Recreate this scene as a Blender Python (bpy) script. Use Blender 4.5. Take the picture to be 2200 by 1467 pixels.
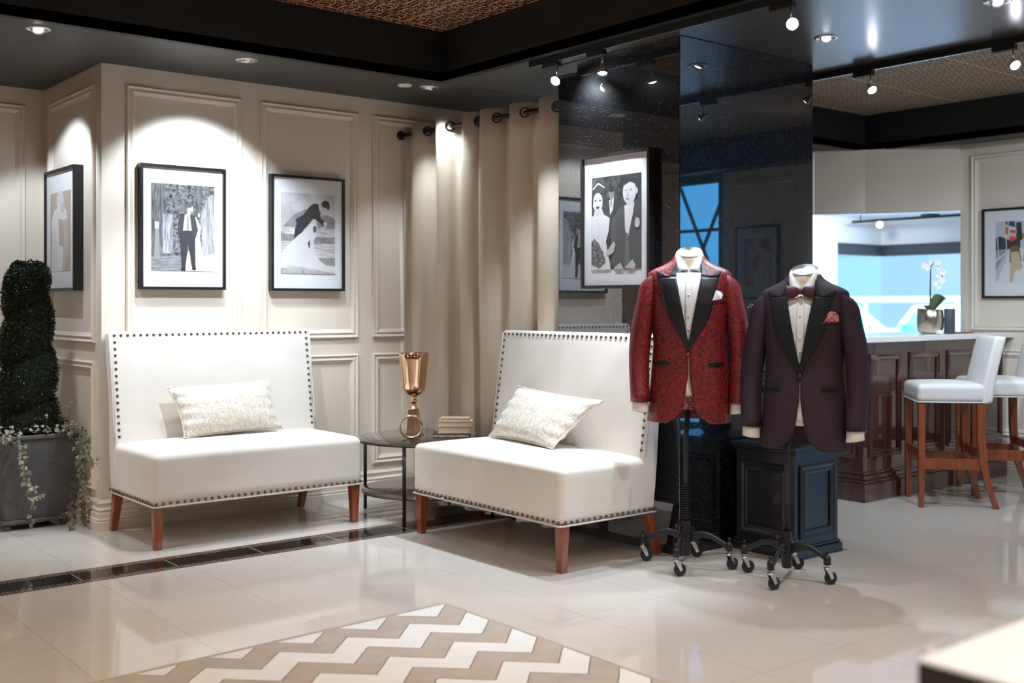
import bpy, bmesh, math, random
from mathutils import Vector, Matrix, Euler
PI = math.pi
random.seed(7)
C = bpy.context.scene.collection
for o in list(bpy.data.objects):
    bpy.data.objects.remove(o)

# ------------------------------------------------------------------ camera
YAW = math.radians(51.03)
FWD = Vector((math.cos(YAW), math.sin(YAW), 0))
RGT = Vector((math.sin(YAW), -math.cos(YAW), 0))
cam = bpy.data.cameras.new('camera')
cam.sensor_width = 36.0
cam.lens = 2390 / 2200 * 36
cam.shift_y = -81.5 / 2200
cam.clip_start = 0.05
cam.dof.use_dof = True
cam.dof.focus_distance = 5.6
cam.dof.aperture_fstop = 1.9
camo = bpy.data.objects.new('camera', cam)
camo.location = (0, 0, 1.25)
camo.rotation_euler = (PI / 2, 0, YAW - PI / 2)
C.objects.link(camo)
bpy.context.scene.camera = camo
vs = bpy.context.scene.view_settings
vs.view_transform = 'Standard'
vs.look = 'None'
vs.gamma = 1
vs.use_curve_mapping = False
vs.exposure = 0.58

# ------------------------------------------------------------------ world
w = bpy.data.worlds.new('sky')
bpy.context.scene.world = w
w.use_nodes = True
nt = w.node_tree
nt.nodes.clear()
wo = nt.nodes.new('ShaderNodeOutputWorld')
wb = nt.nodes.new('ShaderNodeBackground')
tc = nt.nodes.new('ShaderNodeTexCoord')
sx = nt.nodes.new('ShaderNodeSeparateXYZ')
cr = nt.nodes.new('ShaderNodeValToRGB')
mr = nt.nodes.new('ShaderNodeMapRange')
mr.inputs['From Min'].default_value = -0.6
mr.inputs['From Max'].default_value = 0.35
cr.color_ramp.elements[0].color = (0.09, 0.47, 1.0, 1)
cr.color_ramp.elements[1].color = (0.42, 0.76, 1.0, 1)
nt.links.new(tc.outputs['Generated'], sx.inputs[0])
nt.links.new(sx.outputs['Y'], mr.inputs['Value'])
nt.links.new(mr.outputs[0], cr.inputs[0])
nt.links.new(cr.outputs[0], wb.inputs['Color'])
mr2 = nt.nodes.new('ShaderNodeMapRange')
mr2.inputs['From Min'].default_value = -0.6
mr2.inputs['From Max'].default_value = 0.35
mr2.inputs['To Min'].default_value = 3.2
mr2.inputs['To Max'].default_value = 0.70
nt.links.new(sx.outputs['Y'], mr2.inputs['Value'])
nt.links.new(mr2.outputs[0], wb.inputs['Strength'])
nt.links.new(wb.outputs[0], wo.inputs[0])

# ------------------------------------------------------------------ lights
COOL = (0.74, 0.87, 1.0)
WARM = (1.0, 0.84, 0.67)
def spot(loc, target, watts, angle=60, blend=0.5, size=0.03, col=COOL):
    l = bpy.data.lights.new('spot', 'SPOT')
    l.energy = watts; l.color = col; l.spot_size = math.radians(angle); l.spot_blend = blend
    l.shadow_soft_size = size
    o = bpy.data.objects.new('spot', l)
    o.location = loc
    o.rotation_euler = (Vector(target) - Vector(loc)).to_track_quat('-Z', 'Y').to_euler()
    C.objects.link(o)
    return o
CZ = 2.58
sun = bpy.data.lights.new('sun', 'SUN'); sun.energy = 3.2; sun.angle = 0.02; sun.color = (1, .97, .93)
so = bpy.data.objects.new('sun', sun); so.rotation_euler = Vector((.45, .5, -1)).to_track_quat('-Z', 'Y').to_euler(); C.objects.link(so)
# picture washers
spot((2.60, 5.60, 2.53), (2.62, 6.2, 1.50), 62, 86, 0.45, 0.02)
spot((3.15, 5.50, 2.53), (3.05, 6.0, 0.9), 30, 80, 0.6, 0.02)
spot((1.62, 6.45, 2.53), (2.1, 6.78, 1.5), 40, 82, 0.4, 0.02)
spot((3.91, 5.65, 2.53), (4.0, 5.7, 1.2), 28, 85, 0.6, 0.02)
spot((1.60, 5.63, 2.53), (2.3, 5.7, 0.5), 40, 70, 0.6, 0.03)
# loveseats and floor
spot((2.70, 5.0, 2.50), (2.72, 5.9, 0.7), 88, 74, 0.6, 0.03)
spot((3.90, 4.48, 2.42), (3.9, 4.6, 0.6), 55, 80, 0.6, 0.03)
spot((3.90, 4.13, 2.42), (3.95, 4.15, 1.0), 70, 62, 0.5, 0.03)
spot((3.80, 2.96, 2.42), (3.5, 3.5, 0.4), 50, 75, 0.6, 0.03)
spot((3.90, 3.62, 2.42), (3.30, 4.1, 0.3), 105, 66, 0.6, 0.012)
# stands
spot((4.72, 3.34, 2.53), (4.15, 2.95, 0.5), 70, 85, 0.6, 0.03)
spot((5.3, 4.05, 2.48), (4.9, 3.2, 0.0), 30, 80, 0.6, 0.03)
# bar side
spot((5.46, 3.56, 2.45), (6.6, 3.6, 0.5), 90, 85, 0.7, 0.04)
spot((5.46, 2.75, 2.45), (6.9, 3.6, 0.8), 90, 85, 0.7, 0.04)
spot((6.4, 1.6, 2.6), (7.9, 3.4, 1.3), 85, 90, 0.8, 0.05)
spot((9.4, 6.2, 2.12), (10.2, 7.3, 1.3), 100, 110, 0.8, 0.05)
spot((8.9, 5.2, 2.12), (9.6, 6.6, 1.0), 50, 120, 0.8, 0.05)
spot((3.90, 4.52, 2.46), (4.2, 4.2, 2.15), 10, 110, 0.8, 0.02)  # extra beam added at the track lamp so the column glitter sparkles
# behind the curtain
spot((5.0, 5.4, 2.5), (4.7, 5.5, 0.0), 60, 120, 0.8, 0.05)
# unseen spot added above the foreground table to whiten its top
spot((1.9, 0.2, 2.5), (1.9, 0.7, .75), 34, 80, .7, .04)
# warm ambient fill: added wide spots under the ceiling, no fixtures modelled
for (x, y, e) in ((0.2, 3.0, 62), (2.0, 2.2, 62), (3.4, 1.4, 68), (1.0, 0.6, 68), (-1.2, 1.2, 72), (-1.0, 4.6, 62), (2.6, -0.8, 72), (0.2, 5.2, 62), (4.6, 0.3, 72)):
    spot((x, y, 2.50), (x + 0.05, y + 0.05, 0), e, 150, 1.0, 0.25, WARM)

# ------------------------------------------------------------------ materials
def new_mat(name):
    m = bpy.data.materials.new(name); m.use_nodes = True
    nt = m.node_tree
    b = nt.nodes['Principled BSDF']
    return m, nt, b
def mat(name, col, rough=0.5, metal=0.0, bump=None, emit=None, coat=0.0, ior=1.5, noise=None, sheen=0.0, coat_rough=0.03):
    m, nt, b = new_mat(name)
    b.inputs['Base Color'].default_value = (*col, 1)
    b.inputs['Roughness'].default_value = rough
    b.inputs['Metallic'].default_value = metal
    b.inputs['IOR'].default_value = ior
    b.inputs['Coat Weight'].default_value = coat
    b.inputs['Coat Roughness'].default_value = coat_rough
    if sheen:
        b.inputs['Sheen Weight'].default_value = sheen
    if emit:
        b.inputs['Emission Color'].default_value = (*emit[0], 1)
        b.inputs['Emission Strength'].default_value = emit[1]
    tcn = None
    if noise or bump:
        tcn = nt.nodes.new('ShaderNodeNewGeometry')
    if noise:  # (scale, other colour, stretch)
        n = nt.nodes.new('ShaderNodeTexNoise'); n.inputs['Scale'].default_value = noise[0]; n.inputs['Detail'].default_value = 5
        mp = nt.nodes.new('ShaderNodeMapping'); mp.inputs['Scale'].default_value = noise[2] if len(noise) > 2 else (1, 1, 1)
        nt.links.new(tcn.outputs['Position'], mp.inputs[0]); nt.links.new(mp.outputs[0], n.inputs['Vector'])
        r = nt.nodes.new('ShaderNodeValToRGB')
        r.color_ramp.elements[0].position = 0.35; r.color_ramp.elements[1].position = 0.65
        r.color_ramp.elements[0].color = (*col, 1); r.color_ramp.elements[1].color = (*noise[1], 1)
        nt.links.new(n.outputs['Fac'], r.inputs[0]); nt.links.new(r.outputs[0], b.inputs['Base Color'])
    if bump:  # (scale, strength, distance)
        n = nt.nodes.new('ShaderNodeTexNoise'); n.inputs['Scale'].default_value = bump[0]; n.inputs['Detail'].default_value = 4
        nt.links.new(tcn.outputs['Position'], n.inputs['Vector'])
        bp = nt.nodes.new('ShaderNodeBump'); bp.inputs['Strength'].default_value = bump[1]; bp.inputs['Distance'].default_value = bump[2]
        nt.links.new(n.outputs['Fac'], bp.inputs['Height']); nt.links.new(bp.outputs[0], b.inputs['Normal'])
    return m
class NB:
    def __init__(s, nt): s.nt = nt
    def m(s, op, a, b=None, c=None):
        n = s.nt.nodes.new('ShaderNodeMath'); n.operation = op
        for i, v in enumerate((a, b, c)):
            if v is None: continue
            if isinstance(v, (int, float)): n.inputs[i].default_value = v
            else: s.nt.links.new(v, n.inputs[i])
        return n.outputs[0]
    def mix(s, f, a, b):
        n = s.nt.nodes.new('ShaderNodeMix'); n.data_type = 'RGBA'
        for k, v in ((0, f), (6, a), (7, b)):
            if isinstance(v, (int, float)): n.inputs[k].default_value = v
            elif isinstance(v, tuple): n.inputs[k].default_value = (*v, 1)
            else: s.nt.links.new(v, n.inputs[k])
        return n.outputs[2]
    def pos(s):
        g = s.nt.nodes.new('ShaderNodeNewGeometry'); q = s.nt.nodes.new('ShaderNodeSeparateXYZ')
        s.nt.links.new(g.outputs['Position'], q.inputs[0])
        return g.outputs['Position'], q.outputs[0], q.outputs[1], q.outputs[2]
    def noise(s, vec, scale, detail=4):
        n = s.nt.nodes.new('ShaderNodeTexNoise'); n.inputs['Scale'].default_value = scale; n.inputs['Detail'].default_value = detail
        s.nt.links.new(vec, n.inputs['Vector']); return n.outputs['Fac']
    def bump(s, h, bsdf, strength=0.3, dist=0.002):
        bp = s.nt.nodes.new('ShaderNodeBump'); bp.inputs['Strength'].default_value = strength; bp.inputs['Distance'].default_value = dist
        s.nt.links.new(h, bp.inputs['Height']); s.nt.links.new(bp.outputs[0], bsdf.inputs['Normal'])

M = {}
M['wall'] = mat('cream_paint', (0.77, 0.67, 0.56), 0.30, bump=(60, 0.03, 0.002), coat=0.25, coat_rough=0.12)
M['wall_white'] = mat('white_paint', (0.78, 0.77, 0.77), 0.4)
M['black'] = mat('black_paint', (0.006, 0.006, 0.005), 0.55)
M['ceil'] = mat('charcoal_paint', (0.045, 0.044, 0.042), 0.5, ior=1.5)
M['sofa'] = mat('cream_linen', (0.72, 0.655, 0.58), 0.85, bump=(900, 0.25, 0.0006), sheen=0.25, noise=(5, (0.76, 0.70, 0.63)))
M['piping'] = mat('cream_piping', (0.68, 0.60, 0.53), 0.8)
M['nail'] = mat('antique_brass_nail', (0.16, 0.10, 0.07), 0.3, 0.8)
M['wood'] = mat('cherry_wood', (0.20, 0.048, 0.016), 0.28, noise=(9, (0.29, 0.08, 0.028), (6, 6, 0.7)), coat=0.4)
M['dwood'] = mat('dark_mahogany', (0.045, 0.014, 0.010), 0.25, noise=(7, (0.075, 0.026, 0.017), (4, 4, 0.6)), coat=1.0)
M['metal_dark'] = mat('dark_metal', (0.03, 0.03, 0.028), 0.35, 0.7)
M['stand'] = mat('black_iron', (0.022, 0.023, 0.027), 0.38, 0.4, bump=(80, 0.2, 0.002))
M['chrome'] = mat('chrome', (0.75, 0.75, 0.77), 0.15, 1)
M['steel'] = mat('brushed_steel', (0.72, 0.72, 0.74), 0.28, 1)
M['rubber'] = mat('black_rubber', (0.012, 0.012, 0.015), 0.4)
M['gold'] = mat('rose_gold', (0.78, 0.52, 0.36), 0.13, 1)
M['champ'] = mat('champagne_metal', (0.75, 0.66, 0.55), 0.22, 1)
M['silver'] = mat('silver', (0.72, 0.62, 0.55), 0.15, 1)
M['paper'] = mat('book_paper', (0.60, 0.46, 0.31), 0.8, noise=(60, (0.70, 0.56, 0.40), (1, 1, 9)))
M['cover'] = mat('book_cover', (0.58, 0.42, 0.28), 0.6)
M['cover2'] = mat('book_cover_pale', (0.66, 0.52, 0.37), 0.6)
M['cover_dark'] = mat('book_cover_black', (0.03, 0.03, 0.035), 0.5)
M['speck'] = mat('speckled_paper', (0.70, 0.58, 0.42), 0.7, noise=(90, (0.35, 0.25, 0.15)))
M['frame'] = mat('black_frame', (0.012, 0.011, 0.011), 0.35)
M['mat'] = mat('white_mat_board', (0.74, 0.74, 0.76), 0.7)
M['shirt'] = mat('white_shirt', (0.72, 0.69, 0.66), 0.75, bump=(600, 0.1, 0.0005))
M['form'] = mat('cream_linen_form', (0.62, 0.50, 0.36), 0.8)
M['velvet'] = mat('black_satin', (0.006, 0.006, 0.009), 0.42)
M['velvet2'] = mat('black_velvet', (0.002, 0.002, 0.003), 0.9)
M['plum'] = mat('plum_wool', (0.021, 0.006, 0.015), 0.75, bump=(900, 0.3, 0.0006))
M['bow'] = mat('burgundy_satin', (0.055, 0.008, 0.016), 0.6)
M['planter'] = mat('lead_grey_planter', (0.060, 0.058, 0.057), 0.62, noise=(4, (0.082, 0.078, 0.074)), bump=(25, 0.15, 0.004))
M['soil'] = mat('bark_mulch', (0.09, 0.035, 0.02), 0.9, noise=(70, (0.22, 0.09, 0.05)), bump=(90, 1, 0.01))
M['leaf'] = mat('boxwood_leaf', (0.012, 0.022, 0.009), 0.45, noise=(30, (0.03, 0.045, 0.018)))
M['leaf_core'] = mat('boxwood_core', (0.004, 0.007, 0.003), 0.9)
M['ivy'] = mat('ivy_leaf', (0.085, 0.085, 0.055), 0.5, noise=(14, (0.27, 0.25, 0.18)))
M['stem'] = mat('ivy_stem', (0.16, 0.12, 0.08), 0.7)
M['black_wood'] = mat('black_painted_wood', (0.012, 0.012, 0.016), 0.32, coat=0.3)
M['counter'] = mat('white_marble', (0.78, 0.77, 0.76), 0.12, noise=(3, (0.84, 0.83, 0.82)))
M['white_top'] = mat('white_lacquer', (0.82, 0.82, 0.83), 0.25)
M['stoolfab'] = mat('white_leather', (0.74, 0.71, 0.68), 0.45, sheen=0.1)
M['bulb'] = mat('lamp_glow', (1, 1, 1), 0.5, emit=((0.88, 0.90, 1.0), 40))
M['bulb_dim'] = mat('lamp_glow_dim', (1, 1, 1), 0.5, emit=((1.0, 0.97, 0.92), 3))
M['white_plastic'] = mat('white_plastic', (0.7, 0.68, 0.65), 0.5)
M['orchid'] = mat('orchid_petal', (0.85, 0.80, 0.78), 0.6)
M['green'] = mat('orchid_leaf', (0.10, 0.12, 0.07), 0.3)
M['dark_blind'] = mat('dark_header', (0.05, 0.055, 0.065), 0.5)
M['outside_white'] = mat('outside_white', (0.85, 0.87, 0.9), 0.8)
M['outside_ground'] = mat('outside_pavement', (0.75, 0.82, 0.9), 0.8)
M['outside_blue'] = mat('outside_blue', (0.25, 0.6, 0.9), 0.7)
M['outside_teal'] = mat('outside_teal', (0.05, 0.22, 0.3), 0.7)
M['speaker'] = mat('grey_mesh', (0.06, 0.06, 0.07), 0.6)
M['dark_leaf'] = mat('dark_glossy_leaf', (0.015, 0.02, 0.018), 0.25, noise=(40, (0.04, 0.05, 0.04)))
M['speckle_bud'] = mat('silver_bud', (0.5, 0.5, 0.48), 0.3)
M['orange_leaf'] = mat('orange_bloom', (0.35, 0.08, 0.02), 0.6)

# column: black glass with glitter
m, nt, b = new_mat('black_glitter_stone'); k = NB(nt); p, X, Y, Z = k.pos()
v = nt.nodes.new('ShaderNodeTexVoronoi'); v.inputs['Scale'].default_value = 190; nt.links.new(p, v.inputs['Vector'])
nz = k.noise(p, 30, 2)
sc3 = nt.nodes.new('ShaderNodeSeparateColor'); nt.links.new(v.outputs['Color'], sc3.inputs[0])
fl = k.m('MULTIPLY', k.m('LESS_THAN', v.outputs['Distance'], 0.22), k.m('GREATER_THAN', sc3.outputs[2], 0.86))
nt.links.new(k.mix(fl, (0.005, 0.005, 0.007), (0.75, 0.7, 0.7)), b.inputs['Base Color'])
nt.links.new(k.m('MULTIPLY', fl, 0.9), b.inputs['Metallic'])
vm = nt.nodes.new('ShaderNodeVectorMath'); vm.operation = 'SUBTRACT'; nt.links.new(v.outputs['Color'], vm.inputs[0]); vm.inputs[1].default_value = (.5, .5, .5)
vs2 = nt.nodes.new('ShaderNodeVectorMath'); vs2.operation = 'SCALE'; nt.links.new(vm.outputs[0], vs2.inputs[0]); nt.links.new(k.m('MULTIPLY', fl, 0.9), vs2.inputs['Scale'])
ge = nt.nodes.new('ShaderNodeNewGeometry'); va = nt.nodes.new('ShaderNodeVectorMath'); va.operation = 'ADD'; nt.links.new(ge.outputs['Normal'], va.inputs[0]); nt.links.new(vs2.outputs[0], va.inputs[1])
vn = nt.nodes.new('ShaderNodeVectorMath'); vn.operation = 'NORMALIZE'; nt.links.new(va.outputs[0], vn.inputs[0]); nt.links.new(vn.outputs[0], b.inputs['Normal'])
b.inputs['Roughness'].default_value = 0.40; b.inputs['IOR'].default_value = 1.5; b.inputs['Specular IOR Level'].default_value = 0.2
b.inputs['Coat Weight'].default_value = 1; b.inputs['Coat Roughness'].default_value = 0.012; b.inputs['Coat IOR'].default_value = 2.1
M['column'] = m

# floor
m, nt, b = new_mat('polished_cream_tile'); k = NB(nt); p, X, Y, Z = k.pos()
n1 = k.noise(p, 1.6, 6); n2 = k.noise(p, 14, 4)
base = k.mix(n1, (0.50, 0.445, 0.395), (0.58, 0.53, 0.485))
base = k.mix(k.m('MULTIPLY', n2, 0.25), base, (0.42, 0.36, 0.31))
gx = k.m('LESS_THAN', k.m('PINGPONG', k.m('SUBTRACT', X, 1.247), 0.2225), 0.0013)
gy = k.m('LESS_THAN', k.m('PINGPONG', k.m('SUBTRACT', Y, 2.395), 0.445), 0.0010)
g = k.m('MAXIMUM', gx, gy)
base = k.mix(k.m('MULTIPLY', g, 0.55), base, (0.20, 0.14, 0.10))
strip = k.m('MULTIPLY', k.m('GREATER_THAN', Y, 5.07), k.m('LESS_THAN', Y, 5.34))
cen = k.m('MULTIPLY', k.m('GREATER_THAN', Y, 5.126), k.m('LESS_THAN', Y, 5.284))
gr = k.mix(k.m('GREATER_THAN', k.noise(p, 160, 2), 0.68), (0.008, 0.007, 0.007), (0.10, 0.085, 0.07))
mx = k.m('LESS_THAN', k.m('PINGPONG', X, 0.0095), 0.0011); my = k.m('LESS_THAN', k.m('PINGPONG', k.m('SUBTRACT', Y, 5.07), 0.0093), 0.0011)
mg = k.m('MAXIMUM', mx, my)
vor = nt.nodes.new('ShaderNodeTexVoronoi'); vor.inputs['Scale'].default_value = 52; nt.links.new(p, vor.inputs['Vector'])
sepc = nt.nodes.new('ShaderNodeSeparateColor'); nt.links.new(vor.outputs['Color'], sepc.inputs[0])
mosc = k.mix(sepc.outputs[0], (0.018, 0.006, 0.006), (0.10, 0.055, 0.04))
mos = k.mix(mg, mosc, (0.33, 0.24, 0.18))
jx = k.m('LESS_THAN', k.m('PINGPONG', k.m('SUBTRACT', X, 1.65), 0.2225), 0.0025)
gr = k.mix(jx, gr, (0.35, 0.28, 0.22))
st = k.mix(cen, mos, gr)
nt.links.new(k.mix(strip, base, st), b.inputs['Base Color'])
b.inputs['Roughness'].default_value = 0.055; b.inputs['IOR'].default_value = 1.75
M['floor'] = m
M['ceil_gloss'] = mat('charcoal_satin_paint', (0.055, 0.054, 0.056), 0.27, ior=2.0)

# rug
m, nt, b = new_mat('chevron_hide_rug'); k = NB(nt); p, X, Y, Z = k.pos()
wob = k.m('MULTIPLY', k.m('SUBTRACT', k.noise(p, 45, 3), 0.5), 0.008)
yy = k.m('ADD', k.m('ADD', Y, k.m('MULTIPLY', k.m('PINGPONG', k.m('SUBTRACT', X, 2.400), 0.1385), 0.98)), wob)
t = k.m('FRACT', k.m('DIVIDE', k.m('SUBTRACT', yy, 0.1), 0.2915))
# phase so that brown spans y' 3.600 .. 3.742
ph = k.m('FRACT', k.m('DIVIDE', k.m('SUBTRACT', yy, 3.600 - 0.2915 * 20), 0.2915))
brown = k.m('LESS_THAN', ph, 0.49)
e1 = k.m('LESS_THAN', k.m('ABSOLUTE', k.m('SUBTRACT', ph, 0.49)), 0.010)
e2 = k.m('LESS_THAN', k.m('PINGPONG', ph, 0.5), 0.010)
nb = k.noise(p, 11, 5)
bc = k.mix(nb, (0.31, 0.245, 0.19), (0.46, 0.385, 0.32))
wc = k.mix(nb, (0.64, 0.615, 0.58), (0.72, 0.70, 0.68))
c = k.mix(brown, wc, bc)
c = k.mix(k.m('MAXIMUM', e1, e2), c, (0.08, 0.05, 0.04))
edge = k.m('GREATER_THAN', X, 2.668)
c = k.mix(edge, c, (0.36, 0.28, 0.22))
edge2 = k.m('GREATER_THAN', k.m('SUBTRACT', Y, k.m('MULTIPLY', X, 0.046)), 3.619)
c = k.mix(edge2, c, (0.36, 0.28, 0.22))
nt.links.new(c, b.inputs['Base Color']); b.inputs['Roughness'].default_value = 0.8; b.inputs['Sheen Weight'].default_value = 0.2
k.bump(k.noise(p, 300, 3), b, 0.4, 0.002)
M['rug'] = m

# ceiling tins
def tin(name, dark, light, sc):
    m, nt, b = new_mat(name); k = NB(nt); p, X, Y, Z = k.pos()
    a = k.m('PINGPONG', X, sc); c2 = k.m('PINGPONG', Y, sc)
    a2 = k.m('PINGPONG', k.m('ADD', X, Y), sc); c3 = k.m('PINGPONG', k.m('SUBTRACT', X, Y), sc)
    r = k.m('SQRT', k.m('ADD', k.m('POWER', a, 2.0), k.m('POWER', c2, 2.0)))
    ang = k.m('ARCTAN2', a, c2)
    pet = k.m('MULTIPLY', k.m('SINE', k.m('MULTIPLY', ang, 8.0)), sc * .22)
    ring = k.m('SINE', k.m('DIVIDE', k.m('MULTIPLY', k.m('ADD', r, pet), 6.2832 * 1.5), sc))
    lat = k.m('SUBTRACT', k.m('MULTIPLY', k.m('MINIMUM', a2, c3), 14.0 / sc * .1), .35)
    v = k.m('SUBTRACT', ring, k.m('MULTIPLY', lat, .5))
    f = k.m('GREATER_THAN', v, 0.5)
    seam = k.m('LESS_THAN', k.m('PINGPONG', k.m('ADD', X, 0.06), sc * 6), 0.004)
    seam2 = k.m('LESS_THAN', k.m('PINGPONG', k.m('ADD', Y, 0.03), sc * 6), 0.004)
    col = k.mix(f, dark, light)
    col = k.mix(k.m('MAXIMUM', seam, seam2), col, light)
    nt.links.new(col, b.inputs['Base Color']); b.inputs['Roughness'].default_value = 0.35; b.inputs['Metallic'].default_value = 0.1
    k.bump(v, b, 0.5, 0.01)
    return m
M['tin_red'] = tin('embossed_copper_tin', (0.03, 0.006, 0.005), (0.85, 0.42, 0.20), 0.075)
M['tin_tan'] = tin('embossed_tan_tin', (0.14, 0.08, 0.055), (0.95, 0.74, 0.50), 0.06)

# red brocade
m, nt, b = new_mat('red_brocade'); k = NB(nt)
tcn = nt.nodes.new('ShaderNodeTexCoord'); p = tcn.outputs['Object']
n1 = nt.nodes.new('ShaderNodeTexNoise'); n1.inputs['Scale'].default_value = 42; n1.inputs['Detail'].default_value = 3; n1.inputs['Distortion'].default_value = 2.2
nt.links.new(p, n1.inputs['Vector'])
f = k.m('LESS_THAN', k.m('ABSOLUTE', k.m('SUBTRACT', n1.outputs['Fac'], 0.5)), 0.045)
n2 = k.noise(p, 26, 2)
c = k.mix(k.m('GREATER_THAN', n2, 0.57), (0.085, 0.005, 0.006), (0.035, 0.009, 0.007))
c = k.mix(f, c, (0.26, 0.014, 0.012))
nt.links.new(c, b.inputs['Base Color']); b.inputs['Roughness'].default_value = 0.45
k.bump(n1.outputs['Fac'], b, 0.5, 0.002)
M['brocade'] = m
# paisley silk
m, nt, b = new_mat('patterned_silk'); k = NB(nt)
tcn = nt.nodes.new('ShaderNodeTexCoord'); v = nt.nodes.new('ShaderNodeTexVoronoi'); v.inputs['Scale'].default_value = 120
nt.links.new(tcn.outputs['Object'], v.inputs['Vector'])
s = nt.nodes.new('ShaderNodeSeparateColor'); nt.links.new(v.outputs['Color'], s.inputs[0])
c = k.mix(k.m('GREATER_THAN', s.outputs[0], 0.5), (0.5, 0.05, 0.06), (0.28, 0.27, 0.27)); c = k.mix(k.m('GREATER_THAN', s.outputs[1], 0.7), c, (0.7, 0.22, 0.12))
nt.links.new(c, b.inputs['Base Color']); M['silk'] = m
m, nt, b = new_mat('dotted_silk'); k = NB(nt)
tcn = nt.nodes.new('ShaderNodeTexCoord'); v = nt.nodes.new('ShaderNodeTexVoronoi'); v.inputs['Scale'].default_value = 130
nt.links.new(tcn.outputs['Object'], v.inputs['Vector'])
nt.links.new(k.mix(k.m('LESS_THAN', v.outputs['Distance'], 0.32), (0.12, 0.01, 0.012), (0.55, 0.35, 0.28)), b.inputs['Base Color']); M['dots'] = m
# curtain linen
m, nt, b = new_mat('tan_linen'); k = NB(nt); p, X, Y, Z = k.pos()
mp = nt.nodes.new('ShaderNodeMapping'); mp.inputs['Scale'].default_value = (8, 8, 90); nt.links.new(p, mp.inputs[0])
mp2 = nt.nodes.new('ShaderNodeMapping'); mp2.inputs['Scale'].default_value = (9, 9, 1.5); nt.links.new(p, mp2.inputs[0])
n1 = k.noise(mp.outputs[0], 3, 4); n2 = k.noise(mp2.outputs[0], 2.5, 3)
c = k.mix(n1, (0.60, 0.50, 0.38), (0.70, 0.60, 0.48)); c = k.mix(k.m('MULTIPLY', n2, 0.5), c, (0.50, 0.39, 0.27))
nt.links.new(c, b.inputs['Base Color']); b.inputs['Roughness'].default_value = 0.85; k.bump(n1, b, 0.3, 0.002)
M['curtain'] = m
# pillow damask
m, nt, b = new_mat('ivory_damask'); k = NB(nt)
tcn = nt.nodes.new('ShaderNodeTexCoord')
n1 = nt.nodes.new('ShaderNodeTexNoise'); n1.inputs['Scale'].default_value = 17; n1.inputs['Detail'].default_value = 2; n1.inputs['Distortion'].default_value = 3.0
nt.links.new(tcn.outputs['Object'], n1.inputs['Vector'])
f = k.m('LESS_THAN', k.m('ABSOLUTE', k.m('SUBTRACT', n1.outputs['Fac'], 0.5)), 0.05)
nt.links.new(k.mix(f, (0.74, 0.69, 0.61), (0.60, 0.50, 0.38)), b.inputs['Base Color'])
b.inputs['Roughness'].default_value = 0.4; b.inputs['Sheen Weight'].default_value = 0.3; k.bump(n1.outputs['Fac'], b, 0.6, 0.006)
M['damask'] = m
# clear / tinted panes
def pane(name, tint=(1, 1, 1), refl=1.0):
    m = bpy.data.materials.new(name); m.use_nodes = True; nt = m.node_tree; nt.nodes.clear()
    o = nt.nodes.new('ShaderNodeOutputMaterial'); mx = nt.nodes.new('ShaderNodeMixShader'); t = nt.nodes.new('ShaderNodeBsdfTransparent'); g = nt.nodes.new('ShaderNodeBsdfGlossy')
    t.inputs[0].default_value = (*tint, 1); g.inputs['Roughness'].default_value = 0.01
    k = NB(nt); ge = nt.nodes.new('ShaderNodeNewGeometry'); dt = nt.nodes.new('ShaderNodeVectorMath'); dt.operation = 'DOT_PRODUCT'
    nt.links.new(ge.outputs['Normal'], dt.inputs[0]); nt.links.new(ge.outputs['Incoming'], dt.inputs[1])
    cs = k.m('POWER', k.m('SUBTRACT', 1.0, k.m('ABSOLUTE', dt.outputs['Value'])), 5.0)
    fz = k.m('MULTIPLY', k.m('ADD', 0.04, k.m('MULTIPLY', cs, 0.96)), refl)
    nt.links.new(fz, mx.inputs[0])
    nt.links.new(t.outputs[0], mx.inputs[1]); nt.links.new(g.outputs[0], mx.inputs[2]); nt.links.new(mx.outputs[0], o.inputs[0])
    return m
M['glass'] = pane('clear_glass')
M['smoke'] = pane('smoked_glass', (0.55, 0.47, 0.40), 1.6)
M['shelf'] = mat('bronze_glass', (0.10, 0.075, 0.06), 0.12)
GREYS = {}
def grey(v, name=None):
    if isinstance(v, (int, float)): v = (v, v * 0.96, v * 0.96)
    key = tuple(round(c, 3) for c in v)
    if key not in GREYS: GREYS[key] = mat('print_tone', key, 0.6)
    return GREYS[key]
def grey_noise(a, b2, sc, stretch=(1, 1, 1)):
    return mat('print_texture', (a, a * .96, a * .96), 0.6, noise=(sc, (b2, b2 * .96, b2 * .96), stretch))

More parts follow.
